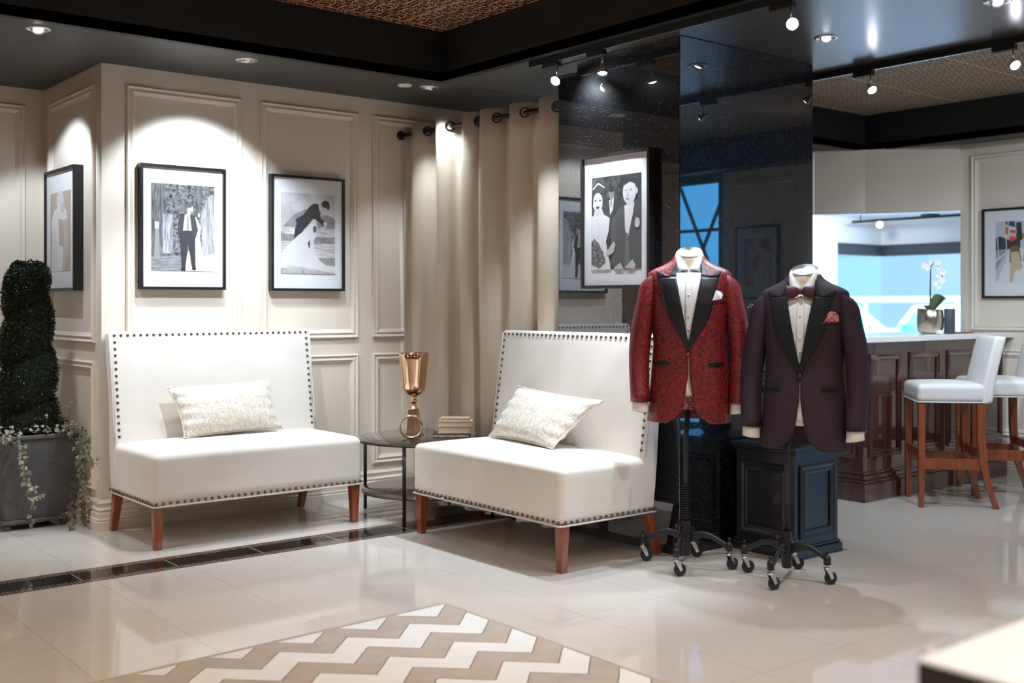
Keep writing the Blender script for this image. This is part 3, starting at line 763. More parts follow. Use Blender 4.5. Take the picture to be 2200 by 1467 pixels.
# ------------------------------------------------------------------ curtain
rod_x, rod_z = 4.15, 2.362
t = thing('curtain_rod', 'black curtain rod running from the panelled wall to the column', 'curtain rod', (rod_x, 5.43, rod_z))
mb = MB(); mb.tube([(0, -0.735, 0), (-.083, 0.755, 0)], 0.0135, 12); mb.build('rod', 'metal_dark', t)
mb = MB(); mb.lathe([(.03, 0), (.03, .012), (.014, .02)], mtx=Matrix.Translation((-.084, .77, 0)) @ Matrix.Rotation(PI / 2, 4, 'X')); mb.build('wall_bracket', 'metal_dark', t)
def curtain(label, y0, y1, nf, ph, rings_at):
    N = 150; K = 14; mb = MB(); v = []; f = []
    t = thing('curtain', label, 'curtain', (rod_x, (y0 + y1) / 2, 0.02), 0, 'tan linen curtains')
    cy = (y0 + y1) / 2
    def off(s, z):
        a = 0.044 * (1 - 0.25 * (1 - z / 2.4))
        return a * math.sin(ph + s * nf * 2 * PI) + 0.012 * math.sin(s * 23 + z * 1.3) * (1 - z / 2.6) + 0.010 * math.sin(s * 9 - z * 2)
    for j in range(K + 1):
        z = 2.395 * j / K
        for i in range(N + 1):
            s = i / N; y = y0 + (y1 - y0) * s + 0.012 * math.sin(s * nf * 4 * PI + z)
            v.append((off(s, z) - .055 * (y - 4.685), y - cy, z + (0.008 * math.sin(s * nf * 2 * PI) if j == K else 0)))
    for j in range(K):
        for i in range(N): f.append((j * (N + 1) + i, j * (N + 1) + i + 1, (j + 1) * (N + 1) + i + 1, (j + 1) * (N + 1) + i))
    mb.add(v, f, 0, True); mb.build('cloth', 'curtain', t, solid=0.003)
    for s in rings_at:
        y = y0 + (y1 - y0) * s + 0.012 * math.sin(s * nf * 4 * PI + 2.34); x = off(s, 2.34) - .055 * (y - 4.685); y -= cy
        e = 0.004; dx = (off(s + e, 2.34) - off(s - e, 2.34)); dy = (y1 - y0) * 2 * e * (1 + 0.012 * nf * 4 * PI / (y1 - y0) * math.cos(s * nf * 4 * PI + 2.34))
        ang = math.atan2(dy, dx)
        mt = Matrix.Translation((x, y, rod_z - 0.02)) @ Matrix.Rotation(ang, 4, 'Z') @ Matrix.Rotation(PI / 2, 4, 'X')
        g = MB(); g.tube([(0.027 * math.cos(a * PI / 16), 0.027 * math.sin(a * PI / 16), 0) for a in range(33)], 0.006, 8, 0, mt, cap=False); g.build('grommet', 'metal_dark', t)
    return t
curtain('tan linen curtain panel nearest the panelled wall', 5.380, 6.175, 3.1, PI - .375 * 3.1 * 2 * PI, [.375 + q / 3.1 for q in (-1, 0, 1)] + [.375 + (q + .5) / 3.1 for q in (-1, 0, 1)])
curtain('tan linen curtain panel nearest the black column', 4.685, 5.372, 2.7, PI - .454 * 2.7 * 2 * PI, [.454 + q / 2.7 for q in (-1, 0, 1)] + [.454 + (q + .5) / 2.7 for q in (-1, 0)])

# ------------------------------------------------------------------ framed pictures
def photo_polys(mb, items, W, H, mats):
    """items: (tone, [(u,v)...]) drawn bottom to top; u right, v down, 0..1"""
    lay = 0
    for tone, poly in items:
        lay += 1
        m = tone if not isinstance(tone, (int, float, tuple)) else grey(tone)
        if m not in mats: mats.append(m)
        mi = mats.index(m)
        pts = [(u * W - W / 2, -0.0004 * lay / 3, (0.5 - v2) * H) for u, v2 in poly]
        mb.add(pts, [tuple(range(len(pts)))[::-1]], mi)
def ell(cx, cy, rx, ry, n=16, a0=0, a1=360):
    return [(cx + rx * math.cos(math.radians(a0 + (a1 - a0) * i / n)), cy + ry * math.sin(math.radians(a0 + (a1 - a0) * i / n))) for i in range(n)]
R01 = [(0, 0), (1, 0), (1, 1), (0, 1)]
def framed(label, loc, rz, items, W=0.51, H=0.71, ph=(0.13, 0.15, 0.87, 0.85), depth=0.045):
    t = thing('framed_photo', label, 'picture', loc, rz)
    b = 0.016; mb = MB()
    for (x0, x1, z0, z1) in ((-W / 2, -W / 2 + b, -H / 2, H / 2), (W / 2 - b, W / 2, -H / 2, H / 2), (-W / 2 + b, W / 2 - b, H / 2 - b, H / 2), (-W / 2 + b, W / 2 - b, -H / 2, -H / 2 + b)):
        mb.box(x0, x1, -depth, 0, z0, z1)
    mb.build('frame', 'frame', t)
    mb = MB(); mb.box(-W / 2 + b, W / 2 - b, -depth + 0.014, -depth + 0.018, -H / 2 + b, H / 2 - b); mb.build('mat_board', 'mat', t)
    pw, phh = (ph[2] - ph[0]) * W, (ph[3] - ph[1]) * H
    mb = MB(); mats = []
    photo_polys(mb, items, pw, phh, mats)
    mb.build('print', mats, t, loc=(((ph[0] + ph[2]) / 2 - .5) * W, -depth + 0.0128, (.5 - (ph[1] + ph[3]) / 2) * H))
    mb = MB(); mb.quad((-W / 2 + b, 0, -H / 2 + b), (W / 2 - b, 0, -H / 2 + b), (W / 2 - b, 0, H / 2 - b), (-W / 2 + b, 0, H / 2 - b))
    mb.build('glass_pane', 'glass', t, loc=(0, -depth + 0.006, 0))
    return t
# forest couple
forest = grey_noise(0.03, 0.30, 55); bark = grey_noise(0.06, 0.24, 40, (3, 3, .35)); gnd = grey_noise(0.16, 0.34, 20, (1, 1, 6)); tree_l = grey_noise(0.2, 0.5, 35, (3, 3, .4))
A = [(forest, R01), (bark, [(0, 0), (.22, 0), (.24, .85), (0, .9)]), (tree_l, [(.17, .35), (.33, .35), (.33, .8), (.18, .8)]), (bark, [(.66, 0), (.80, 0), (.78, .3), (.70, .32)]),
     (tree_l, [(.78, .3), (.92, .1), (1, .1), (1, .82), (.8, .82)]), (gnd, [(0, .84), (.5, .82), (1, .8), (1, 1), (0, 1)]), (0.62, [(.82, .82), (1, .78), (1, 1), (.8, 1)]),
     (0.55, [(.05, .44), (.12, .44), (.12, .52), (.05, .52)]), (0.30, [(.055, .52), (.12, .52), (.13, .86), (.045, .86)]),
     (0.72, [(.72, .48), (.78, .46), (.76, .62), (.82, .82), (.98, .995), (.52, .995), (.56, .8), (.68, .62)]), (0.70, [(.66, .36), (.71, .38), (.79, .50), (.74, .53), (.70, .45)]),
     (0.10, ell(.72, .33, .045, .035)), (0.5, ell(.745, .345, .018, .03)),
     (0.05, [(.44, .34), (.52, .33), (.60, .33), (.68, .36), (.73, .52), (.69, .62), (.64, .58), (.64, .52), (.47, .52), (.45, .60), (.41, .58), (.42, .44)]),
     (0.68, [(.52, .34), (.60, .34), (.63, .53), (.49, .53)]), (0.30, [(.56, .36), (.58, .36), (.59, .54), (.565, .57), (.54, .54)]),
     (0.035, [(.45, .53), (.65, .53), (.685, .62), (.69, .95), (.63, .95), (.57, .66), (.53, .97), (.47, .97), (.45, .7)]), (0.02, [(.46, .96), (.53, .96), (.53, .995), (.46, .995)]), (0.02, [(.64, .94), (.69, .94), (.70, .985), (.63, .985)]),
     (0.62, ell(.61, .275, .045, .055)), (0.12, ell(.59, .235, .05, .03)), (0.15, ell(.605, .325, .03, .018)), (0.62, [(.56, .3), (.62, .32), (.6, .36), (.55, .35)])]
framed('framed black-and-white photo of a suited man among trees above the left loveseat', (2.556, 6.198, 1.685), 0, A)
# beach couple
sky = grey_noise(0.42, 0.62, 9); sea = grey_noise(0.40, 0.70, 14, (1, 1, 5)); hill = grey_noise(0.22, 0.30, 20)
B = [(sky, R01), (hill, [(.06, .41), (.22, .28), (.45, .19), (.6, .3), (.85, .25), (1, .3), (1, .43), (0, .43)]), (sea, [(0, .42), (1, .44), (1, 1), (0, 1)]), (grey_noise(.2, .34, 25), [(0, .50), (.3, .52), (.3, .6), (0, .6)]),
     (grey_noise(.2, .34, 25), [(.6, .54), (1, .53), (1, .62), (.6, .62)]), (0.30, [(.66, .8), (1, .79), (1, .9), (.8, .88)]),
     (0.70, [(.20, .60), (.34, .50), (.50, .40), (.62, .31), (.66, .40), (.66, .50), (.60, .60), (.62, .72), (.72, .84), (.86, .90), (.99, .93), (.99, .985), (.5, .93), (.2, .90), (.0, .90), (.02, .76), (.1, .68)]),
     (0.12, ell(.62, .44, .035, .045)), (0.60, ell(.60, .33, .06, .05)), (0.5, [(.68, .44), (.78, .40), (.84, .36), (.82, .43), (.72, .47)]),
     (0.045, [(.26, .33), (.40, .27), (.52, .16), (.60, .12), (.69, .12), (.73, .22), (.72, .29), (.83, .35), (.78, .40), (.66, .33), (.60, .31), (.50, .38), (.38, .49), (.32, .52), (.23, .58), (.26, .44), (.29, .37)]),
     (0.035, [(.49, .62), (.53, .57), (.53, .67), (.52, .69)]), (0.45, ell(.77, .16, .055, .05)), (0.03, ell(.82, .12, .075, .045)), (0.03, ell(.87, .15, .03, .04)), (0.7, [(.69, .12), (.71, .12), (.73, .2), (.71, .22)]), (0.65, ell(.81, .365, .03, .02)),
     (grey_noise(.3, .5, 40), [(0, .93), (1, .985), (1, 1), (0, 1)])]
framed('framed black-and-white photo of a groom dipping a bride on a beach', (3.36, 6.198, 1.683), 0, B)
# sepia bride pair on the side wall
tan = (0.42, 0.32, 0.25)
Cc = [(tan, R01), (0.62, ell(.5, .12, .18, .14)), (0.72, [(.22, .22), (.5, .16), (.8, .24), (.86, .34), (.6, .36), (.4, .33), (.45, .5), (.44, .66), (.66, .7), (.60, 1), (.05, 1), (.1, .6), (.06, .34)]), ((.5, .42, .37), [(.62, .36), (.85, .34), (.9, .7), (.72, 1), (.62, 1), (.68, .6)]), (0.5, ell(.62, .2, .10, .07)), (0.66, [(.15, .45), (.3, .4), (.34, .98), (.12, .98)])]
framed('framed sepia photo of embracing couple on the side wall above the topiary', (2.098, 6.78, 1.685), -PI / 2, Cc, W=0.56, H=0.72, ph=(.16, .19, .84, .84), depth=0.055)
# vintage couple on the column
vb = grey_noise(0.02, 0.10, 30)
D = [(vb, R01), (0.05, [(.26, .34), (.40, .24), (.55, .26), (.62, .36), (.62, .6), (.26, .6)]), (0.62, [(.36, .26), (.46, .23), (.44, .36), (.38, .42)]), (0.20, [(.39, .26), (.42, .26), (.41, .33), (.39, .33)]), (0.22, ell(.41, .19, .055, .065)), (0.03, ell(.41, .14, .06, .035)),
     (0.10, [(.40, .50), (.55, .36), (.68, .31), (.90, .28), (1, .33), (1, 1), (.46, 1), (.40, .8)]), (0.74, [(.67, .33), (.87, .30), (.84, .42), (.72, .72), (.68, .55)]), (0.16, [(.70, .62), (.74, .62), (.80, .99), (.66, .99)]),
     (0.66, ell(.77, .19, .13, .135)), (0.60, ell(.91, .18, .03, .04)), (0.04, [(.64, .11), (.66, .04), (.80, .0), (.97, .01), (.99, .10), (.92, .17), (.89, .11), (.78, .085), (.66, .12)]), (0.30, ell(.70, .17, .02, .008)), (0.30, ell(.80, .17, .022, .008)), (0.35, ell(.73, .26, .035, .008)), (0.5, [(.735, .18), (.75, .18), (.745, .23), (.72, .23)]),
     (0.72, [(.0, .42), (.12, .40), (.24, .40), (.38, .45), (.36, .58), (.30, .70), (.40, 1), (0, 1)]), (0.62, [(.08, .32), (.20, .32), (.26, .41), (.04, .42)]), (0.60, ell(.13, .27, .105, .105)), (0.05, [(.0, .30), (.01, .12), (.08, .06), (.2, .05), (.28, .11), (.28, .32), (.23, .28), (.22, .18), (.12, .155), (.04, .2), (.03, .32)]),
     (0.55, [(.02, .12), (.14, .055), (.27, .11), (.27, .125), (.14, .075), (.03, .135)]), (0.04, ell(.085, .25, .02, .009)), (0.04, ell(.18, .25, .02, .009)), (0.06, ell(.13, .325, .035, .012)),
     (grey_noise(.02, .3, 70), [(.0, .70), (.06, .66), (.16, .72), (.25, .82), (.3, .92), (.16, .98), (.0, .94)]), (0.5, [(.30, .82), (.46, .70), (.50, .74), (.46, .82), (.34, .86)]), (0.6, ell(.93, .52, .05, .055)), (0.5, [(.48, .98), (.6, .93), (.66, 1), (.48, 1)]), (0.5, [(.68, .99), (.84, .9), (.9, .96), (.88, 1)])]
framed('framed vintage wedding photo of bride and groom hung on the black column', (4.108, 4.18, 1.685), -PI / 2, D, ph=(.15, .17, .87, .86))
# bridge couple, coloured, on the right wall
E2 = [((.50, .54, .60), R01), ((.03, .04, .03), [(0, .26), (.12, .24), (.3, .3), (.6, .28), (.6, .44), (0, .47)]), ((.03, .04, .03), [(.5, .03), (.62, .02), (.66, .3), (.5, .35)]), ((.03, .04, .03), [(.9, .05), (1, .1), (1, .4), (.9, .4)]), ((.30, .29, .28), [(0, .47), (.3, .47), (0, .8)]),
      ((.72, .71, .70), [(.35, .45), (.75, .45), (1, .95), (1, 1), (.02, 1)]), (0.7, [(0, .62), (.34, .46), (.34, .48), (0, .66)]), (0.7, [(.03, .24), (.05, .24), (.09, .62), (.07, .62)]), (0.7, [(.24, .22), (.26, .22), (.28, .5), (.26, .5)]), (0.5, [(.12, .6), (.14, .59), (.18, .78), (.16, .78)]), (0.5, [(.22, .55), (.24, .55), (.26, .7), (.24, .7)]),
      ((.60, .05, .03), [(.24, 0), (.30, 0), (.30, .06), (.24, .05)]), ((.04, .05, .2), [(.33, 0), (.46, 0), (.48, .1), (.32, .07)]), (0.7, [(.30, .09), (.5, .12), (.52, .2), (.30, .18)]), ((.65, .10, .03), [(.24, .1), (.32, .1), (.3, .22), (.25, .2)]), ((.65, .10, .03), [(.34, .14), (.5, .15), (.5, .2), (.36, .19)]), ((.7, .08, .04), [(.34, .24), (.52, .26), (.5, .34), (.34, .32)]), ((.7, .08, .04), [(.66, .2), (.82, .22), (.8, .3), (.66, .28)]), ((.75, .6, .1), [(.66, .28), (.8, .3), (.8, .33), (.66, .31)]), ((.65, .08, .03), [(.8, .06), (.9, .05), (.9, .14), (.8, .13)]),
      ((.04, .03, .03), ell(.47, .35, .045, .045)), ((.22, .09, .07), [(.36, .42), (.46, .39), (.58, .42), (.62, .6), (.66, .66), (.60, .64), (.55, .5), (.38, .5), (.38, .68), (.34, .66)]), ((.58, .46, .30), [(.38, .50), (.56, .50), (.66, .75), (.60, .8), (.48, .8), (.42, .99), (.34, .99), (.37, .72)]),
      ((.03, .03, .05), [(.74, .38), (.95, .36), (1, .45), (1, .99), (.82, .99), (.80, .6), (.68, .66), (.70, .45)]), ((.04, .03, .03), ell(.86, .3, .06, .05))]
framed('framed colour photo of a couple on a flag-lined bridge on the right wall', (7.948, 3.98, 1.62), -PI / 2, E2, H=0.66, ph=(.20, .15, .80, .83), depth=0.03)
framed('framed grey photo further along the right wall, seen mirrored in the column', (7.948, 1.19, 1.615), -PI / 2, Cc, W=0.48, H=0.65, ph=(.18, .17, .82, .83), depth=0.03)

# ------------------------------------------------------------------ rug
mb = MB(); P4 = [(0.2, 1.0), (2.688, 1.0), (2.688, 3.768), (0.2, 3.654)]
mb.add([(a, b2, 0.0005) for a, b2 in P4] + [(a, b2, 0.011) for a, b2 in P4], [(3, 2, 1, 0), (4, 5, 6, 7), (0, 1, 5, 4), (1, 2, 6, 5), (2, 3, 7, 6), (3, 0, 4, 7)])
tag(mb.build('area_rug', 'rug', bevel=0.004), 'brown and white chevron hide rug lying on the tiled floor', 'rug')

# ------------------------------------------------------------------ foreground table
t = thing('display_table', 'white-topped black display table in the bottom right foreground', 'table', (1.80, 0.42, 0))
mb = MB(); mb.box(-0.37, 0.6, -0.6, 0.44, 0.744, 0.75); mb.build('table_top', 'white_top', t, bevel=0.002)
mb = MB(); mb.box(-0.370, 0.60, -0.60, 0.440, 0.05, 0.744); mb.box(-0.34, 0.57, -0.57, 0.41, 0, 0.05); mb.build('cabinet', 'black_wood', t, bevel=0.003)

# ------------------------------------------------------------------ ceiling lights
def downlight(label, x, y, tilt, group='recessed eyeball downlights', lit=True):
    t = thing('recessed_downlight', label, 'light', (x, y, CZ), 0, group)
    mb = MB(); mb.lathe([(.034, .02), (.034, -.004), (.055, -.006), (.060, -.002), (.060, 0)], n=32, cap=False); mb.build('trim_ring', 'steel', t)
    tl = Vector((tilt[0], tilt[1], -1)).normalized(); q = tl.to_track_quat('-Z', 'Y').to_matrix().to_4x4()
    mb = MB(); mb.lathe([(.031, .012), (.031, -.010), (.024, -.012), (.022, -.004)], n=24, mtx=q, cap=False); mb.build('eyeball', 'steel', t)
    mb = MB(); mb.lathe([(.024, -.006), (.012, -.009), (.0005, -.010)], n=20, mtx=q, cap=False); mb.build('bulb', 'bulb' if lit else 'bulb_dim', t)
    return t
downlight('lit eyeball downlight in the ceiling at the far left', 1.604, 5.632, (-.1, -.55))
downlight('eyeball downlight in the ceiling above the forest photo', 2.695, 5.637, (0.05, .3))
downlight('eyeball downlight in the ceiling near the curtain, beside the sensor disc', 3.91, 5.649, (0, .35), lit=False)
downlight('lit eyeball downlight in the ceiling right of the column', 4.723, 3.339, (-.35, -.25))
t = thing('ceiling_sensor', 'plain white round sensor disc on the dark ceiling', 'sensor', (3.739, 5.656, CZ))
mb = MB(); mb.lathe([(.044, 0), (.044, -.008), (.038, -.012), (.0005, -.013)], n=32); mb.build('cover', 'white_plastic', t)
def track(label, x, y0, y1, z):
    t = thing('light_track', label, 'light track', (x, (y0 + y1) / 2, z))
    L = (y1 - y0) / 2
    mb = MB(); mb.box(-.018, .018, -L, L, -.034, 0); mb.build('rail', 'black', t)
    mb = MB(); mb.box(-.006, .006, -L + .01, L - .01, -.0355, -.034); mb.build('contact_strip', 'steel', t)
    return t
track('black light track along the tray edge over the column', 3.93, 0.5, 4.69, CZ)
track('black light track on the right ceiling edge above the tan tin panel', 5.44, 0.5, 4.0, CZ)
def tracklamp(label, x, y, aim, group):
    t = thing('track_spotlight', label, 'light', (x, y, CZ - .0355), 0, group)
    mb = MB(); mb.box(-.017, .017, -.06, .06, -.026, 0); mb.build('adapter', 'black', t, bevel=.002)
    mb = MB(); mb.tube([(0, -.045, -.026), (0, -.045, -.075)], .004, 8); mb.ball((0, -.045, -.078), .008); mb.build('stem', 'chrome', t)
    d = Vector(aim).normalized(); q = Matrix.Translation((0, -.045, -.095)) @ d.to_track_quat('-Z', 'Y').to_matrix().to_4x4()
    mb = MB(); mb.lathe([(.010, .030), (.013, .010), (.024, -.012), (.027, -.026), (.0265, -.030), (.022, -.012)], n=24, mtx=q, cap=False); mb.build('lamp_head', 'chrome', t)
    mb = MB(); mb.lathe([(.024, -.024), (.015, -.029), (.0005, -.031)], n=20, mtx=q, cap=False); mb.build('bulb', 'bulb', t)
    return t
G = 'track spotlights over the column'
tracklamp('track spotlight at the far end of the column track, aimed left', 3.93, 4.52, (-.8, -.35, -.55), G)
tracklamp('track spotlight above the vintage wedding photo, aimed straight down', 3.93, 4.17, (-.15, -.2, -1), G)
tracklamp('glaring track spotlight near the top of the picture, aimed at the viewer', 3.93, 3.00, (-.75, -.85, -.35), G)
G = 'track spotlights on the right ceiling edge'
tracklamp('track spotlight before the tan tin ceiling, nearest the black column', 5.44, 3.60, (-.4, -.7, -.7), G)
tracklamp('track spotlight at the right edge of the picture', 5.44, 2.79, (-.5, -.7, -.6), G)
downlight('bright downlight at the top right corner of the ceiling', 4.736, 2.46, (-.5, -.7))
t = thing('light_track', 'thin dark light track hanging below the bay ceiling beyond the bar', 'light track', (10.45, 6.35, BZ))
mb = MB(); mb.box(-.016, .016, -.85, .70, -.10, -.075); mb.build('rail', 'black', t)
mb = MB(); mb.tube([(0, -.7, -.08), (0, -.7, 0)], .005); mb.tube([(0, .6, -.08), (0, .6, 0)], .005); mb.build('hanger', 'black', t)
mb = MB(); mb.ball((0, .37, -.135), .032); mb.build('bulb', 'bulb', t)
mb = MB(); mb.lathe([(.10, 0), (.10, -.012), (.09, -.016), (.0005, -.016)], n=28); o = mb.build('ceiling_speaker', 'black', loc=(11.15, 6.55, BZ)); tag(o, 'flat black round speaker on the bay ceiling near the right window', 'speaker')

# ------------------------------------------------------------------ jackets on wheeled stands
def lerp_tab(tab, z):
    if z <= tab[0][0]: return tab[0][1:]
    for a, b2 in zip(tab, tab[1:]):
        if z <= b2[0]:
            f = (z - a[0]) / (b2[0] - a[0]); f2 = f
            return [p + (q - p) * f2 for p, q in zip(a[1:], b2[1:])]
    return tab[-1][1:]
TORSO = [(.69, .196, .128, .125), (.80, .190, .126, .122), (.95, .177, .118, .102), (1.05, .168, .113, .095), (1.15, .171, .120, .10), (1.25, .178, .124, .11), (1.33, .186, .112, .11),
         (1.365, .192, .098, .10), (1.385, .194, .088, .093), (1.400, .188, .078, .087), (1.415, .160, .072, .084), (1.433, .115, .066, .080), (1.452, .085, .061, .074), (1.475, .068, .056, .068)]
PW = 2.25
def front_y(x, z, sc=1.0):
    A2, Bf, Bb = lerp_tab(TORSO, z); A2 *= sc; Bf *= sc
    q = min(0.999, abs(x) / A2)
    return -Bf * (1 - q ** PW) ** (1 / PW)
def surf_strip(mb, zs, xin, xout, off, nx=8, mi=0, sc=1.0):
    rows = []
    for z in zs:
        a, b2 = xin(z), xout(z)
        rows.append([(a + (b2 - a) * i / nx, front_y(a + (b2 - a) * i / nx, z, sc) - off, z) for i in range(nx + 1)])
    mb.loft(rows, mi, False, False, True)
def tab_fn(tab): return lambda z: lerp_tab(tab, z)[0]
def fr(a, b2, n): return [a + (b2 - a) * i / n for i in range(n + 1)]

def jacket(name, label, cat, loc, rz, cloth, lapel, button, lsleeve_drop=0, extra_sq='shirt'):
    t = thing(name, label, cat, loc, rz)
    def e(z):
        if z > 1.075: return .006 + .056 * min(1, (z - 1.075) / .30)
        if z > .985: return .003
        if z > .915: return .003
        q = (.915 - z) / .225
        r2 = .003 + .036 * q ** 1.1
        if z < .775: r2 += .060 * ((.775 - z) / .085) ** 2
        return r2
    zs = [.69, .697, .706, .718, .735, .755, .775] + fr(.80, 1.32, 22) + [1.33, 1.345, 1.36, 1.373, 1.385, 1.395, 1.405, 1.418, 1.43, 1.443, 1.455, 1.465, 1.475]
    rows = []; NP = 72
    for z in zs:
        A2, Bf, Bb = lerp_tab(TORSO, z)
        phi0 = math.asin(min(.98, (e(z) / A2)) ** (PW / 2)); row = []
        for i in range(NP + 1):
            ph = phi0 + (2 * PI - 2 * phi0) * i / NP
            s2, c2 = math.sin(ph), math.cos(ph)
            x = A2 * math.copysign(abs(s2) ** (2 / PW), s2); B = Bf if c2 > 0 else Bb
            y = -B * math.copysign(abs(c2) ** (2 / PW), c2)
            # soft drape folds below the waist and at the side
            fold = .004 * math.sin(ph * 5 + z * 6) * max(0, min(1, (1.0 - z) / .25))
            row.append((x * (1 + fold / .18), y * (1 + fold / .18), z))
        rows.append(row)
    mb = MB(); mb.loft(rows, 0, False, False, True); mb.build('body', cloth, t, solid=.007)
    # sleeves
    for sg in (-1, 1):
        path = [(.152, 0, 1.396, .016), (.168, 0, 1.394, .030), (.180, -.002, 1.380, .041), (.186, -.002, 1.355, .048), (.190, -.002, 1.32, .054), (.199, -.002, 1.26, .056), (.216, -.004, 1.18, .056), (.229, -.008, 1.10, .054), (.236, -.014, 1.02, .052), (.238, -.024, .95, .050), (.236, -.036, .88, .049), (.232, -.048, .82, .048), (.230, -.055, .785, .048)]
        rings = []
        for i, (x, y, z, r) in enumerate(path):
            n = 24; tilt = .8 if i < 2 else (.5 if i == 2 else (.25 if i == 3 else 0))
            ring = []
            for j in range(n):
                a = 2 * PI * j / n; wr = 1 + .03 * math.sin(a * 3 + i * 1.1) * (i > 4)
                dx = r * math.cos(a) * .92 * wr; dy = r * math.sin(a) * 1.12 * wr
                ring.append((sg * (x + dx * math.cos(tilt)), y + dy, z - dx * math.sin(tilt)))
            rings.append(ring)
        mb = MB(); mb.loft(rings, 0, True, False, True); 
        mb.build('sleeve', cloth, t, solid=.004)
    for sg in (-1, 1):
        outer = tab_fn([(1.03, .003), (1.08, .032), (1.13, .064), (1.20, .100), (1.28, .121), (1.35, .134), (1.376, .139)])
        inner = lambda z: e(z) - .004
        mb = MB()
        f1 = lambda z: sg * inner(z); f2 = lambda z: sg * outer(z)
        surf_strip(mb, fr(1.035, 1.376, 26), f1, f2, .009, 10)
        up = tab_fn([(1.376, .092), (1.43, .066), (1.455, .062)])
        surf_strip(mb, fr(1.376, 1.452, 8), f1, lambda z: sg * up(z), .009, 6)
        tin_, tout = tab_fn([(1.376, .088), (1.407, .150)]), tab_fn([(1.376, .139), (1.407, .153)])
        surf_strip(mb, fr(1.376, 1.407, 6), lambda z: sg * tin_(z), lambda z: sg * tout(z), .011, 5)
        mb.build('lapel', lapel, t, solid=.003)
        mb = MB(); xa, xb = sg * .092, sg * .160
        surf_strip(mb, [.957, .963, .973, .979], lambda z: xa, lambda z: xb, .0075, 8)
        mb.build('pocket', lapel, t, solid=.004)
    mb = MB(); mb.dome((-.004, front_y(0, 1.012) - .006, 1.012), (0, -1, 0), .0105, .006, 14); mb.build('button', button, t)
    mb = MB(); surf_strip(mb, [.965 + 0, .97], lambda z: 0, lambda z: 0.001, 0.0, 1)
    mb = MB(); surf_strip(mb, [1.250, 1.262, 1.268], lambda z: .100 , lambda z: .162, .0055, 6); mb.build('breast_pocket', cloth, t, solid=.003)
    return t
def dress_shirt(label, loc, rz):
    t = thing('dress_shirt', label, 'shirt', loc, rz, 'white dress shirts under the jackets')
    zs = fr(.80, 1.33, 14) + [1.35, 1.37, 1.385, 1.395]
    rings = []
    for z in zs:
        A2, Bf, Bb = lerp_tab(TORSO, z); sc = .90 if z < 1.36 else .86; ring = []
        for j in range(48):
            ph = 2 * PI * j / 48; s2, c2 = math.sin(ph), math.cos(ph); B = (Bf if c2 > 0 else Bb)
            ring.append((A2 * sc * math.copysign(abs(s2) ** (2 / PW), s2), -B * sc * math.copysign(abs(c2) ** (2 / PW), c2), z))
        rings.append(ring)
    mb = MB(); mb.loft(rings, 0, True, True, True); mb.build('body', 'shirt', t)
    mb = MB(); surf_strip(mb, fr(.82, 1.385, 24), lambda z: -.016, lambda z: .018, .0015, 4, sc=.90); mb.build('placket', 'shirt', t, solid=.002)
    for z in (1.29, 1.19, 1.13):
        mb = MB(); mb.dome((.0, front_y(0, z, .9) - .004, z), (0, -1, 0), .0055, .003, 10); mb.build('button', 'white_plastic', t)
    n = 48; top = []; mid = []; bot = []
    for i in range(n + 1):
        s2 = i / n
        pt = .05 + s2 * (2 * PI - .10); pb = .88 + s2 * (2 * PI - 1.76)
        dt = min(s2, 1 - s2) * 2 * PI
        zt2 = 1.498 - .085 * max(0, 1 - dt / 1.2) ** 1.1
        zb = 1.442 - .050 * max(0, 1 - dt / .6)
        top.append((.060 * math.sin(pt), -.060 * math.cos(pt) - .004, zt2))
        mid.append((.068 * math.sin((pt + pb) / 2), -.070 * math.cos((pt + pb) / 2) - .004, (zt2 + zb) / 2 + .004))
        bot.append((.076 * math.sin(pb), -.084 * math.cos(pb) - .004, zb))
    base = [(x * .92, y * .92, z - .065) for x, y, z in top]
    mb = MB(); mb.loft([base, top, mid, bot], 0, False, False, True); mb.build('collar', 'shirt', t, solid=.0025)
    for sg in (-1, 1):
        mb = MB(); rings = []
        for (z, r) in ((.80, .036), (.783, .042), (.745, .045), (.738, .045)):
            rings.append([(sg * (.230 + r * .85 * math.cos(a * PI / 12)) , -.055 + r * 1.05 * math.sin(a * PI / 12), z + .006 * math.cos(a * PI / 12)) for a in range(24)])
        mb.loft(rings, 0, True, False, True); mb.build('cuff', 'shirt', t, solid=.003)
    return t
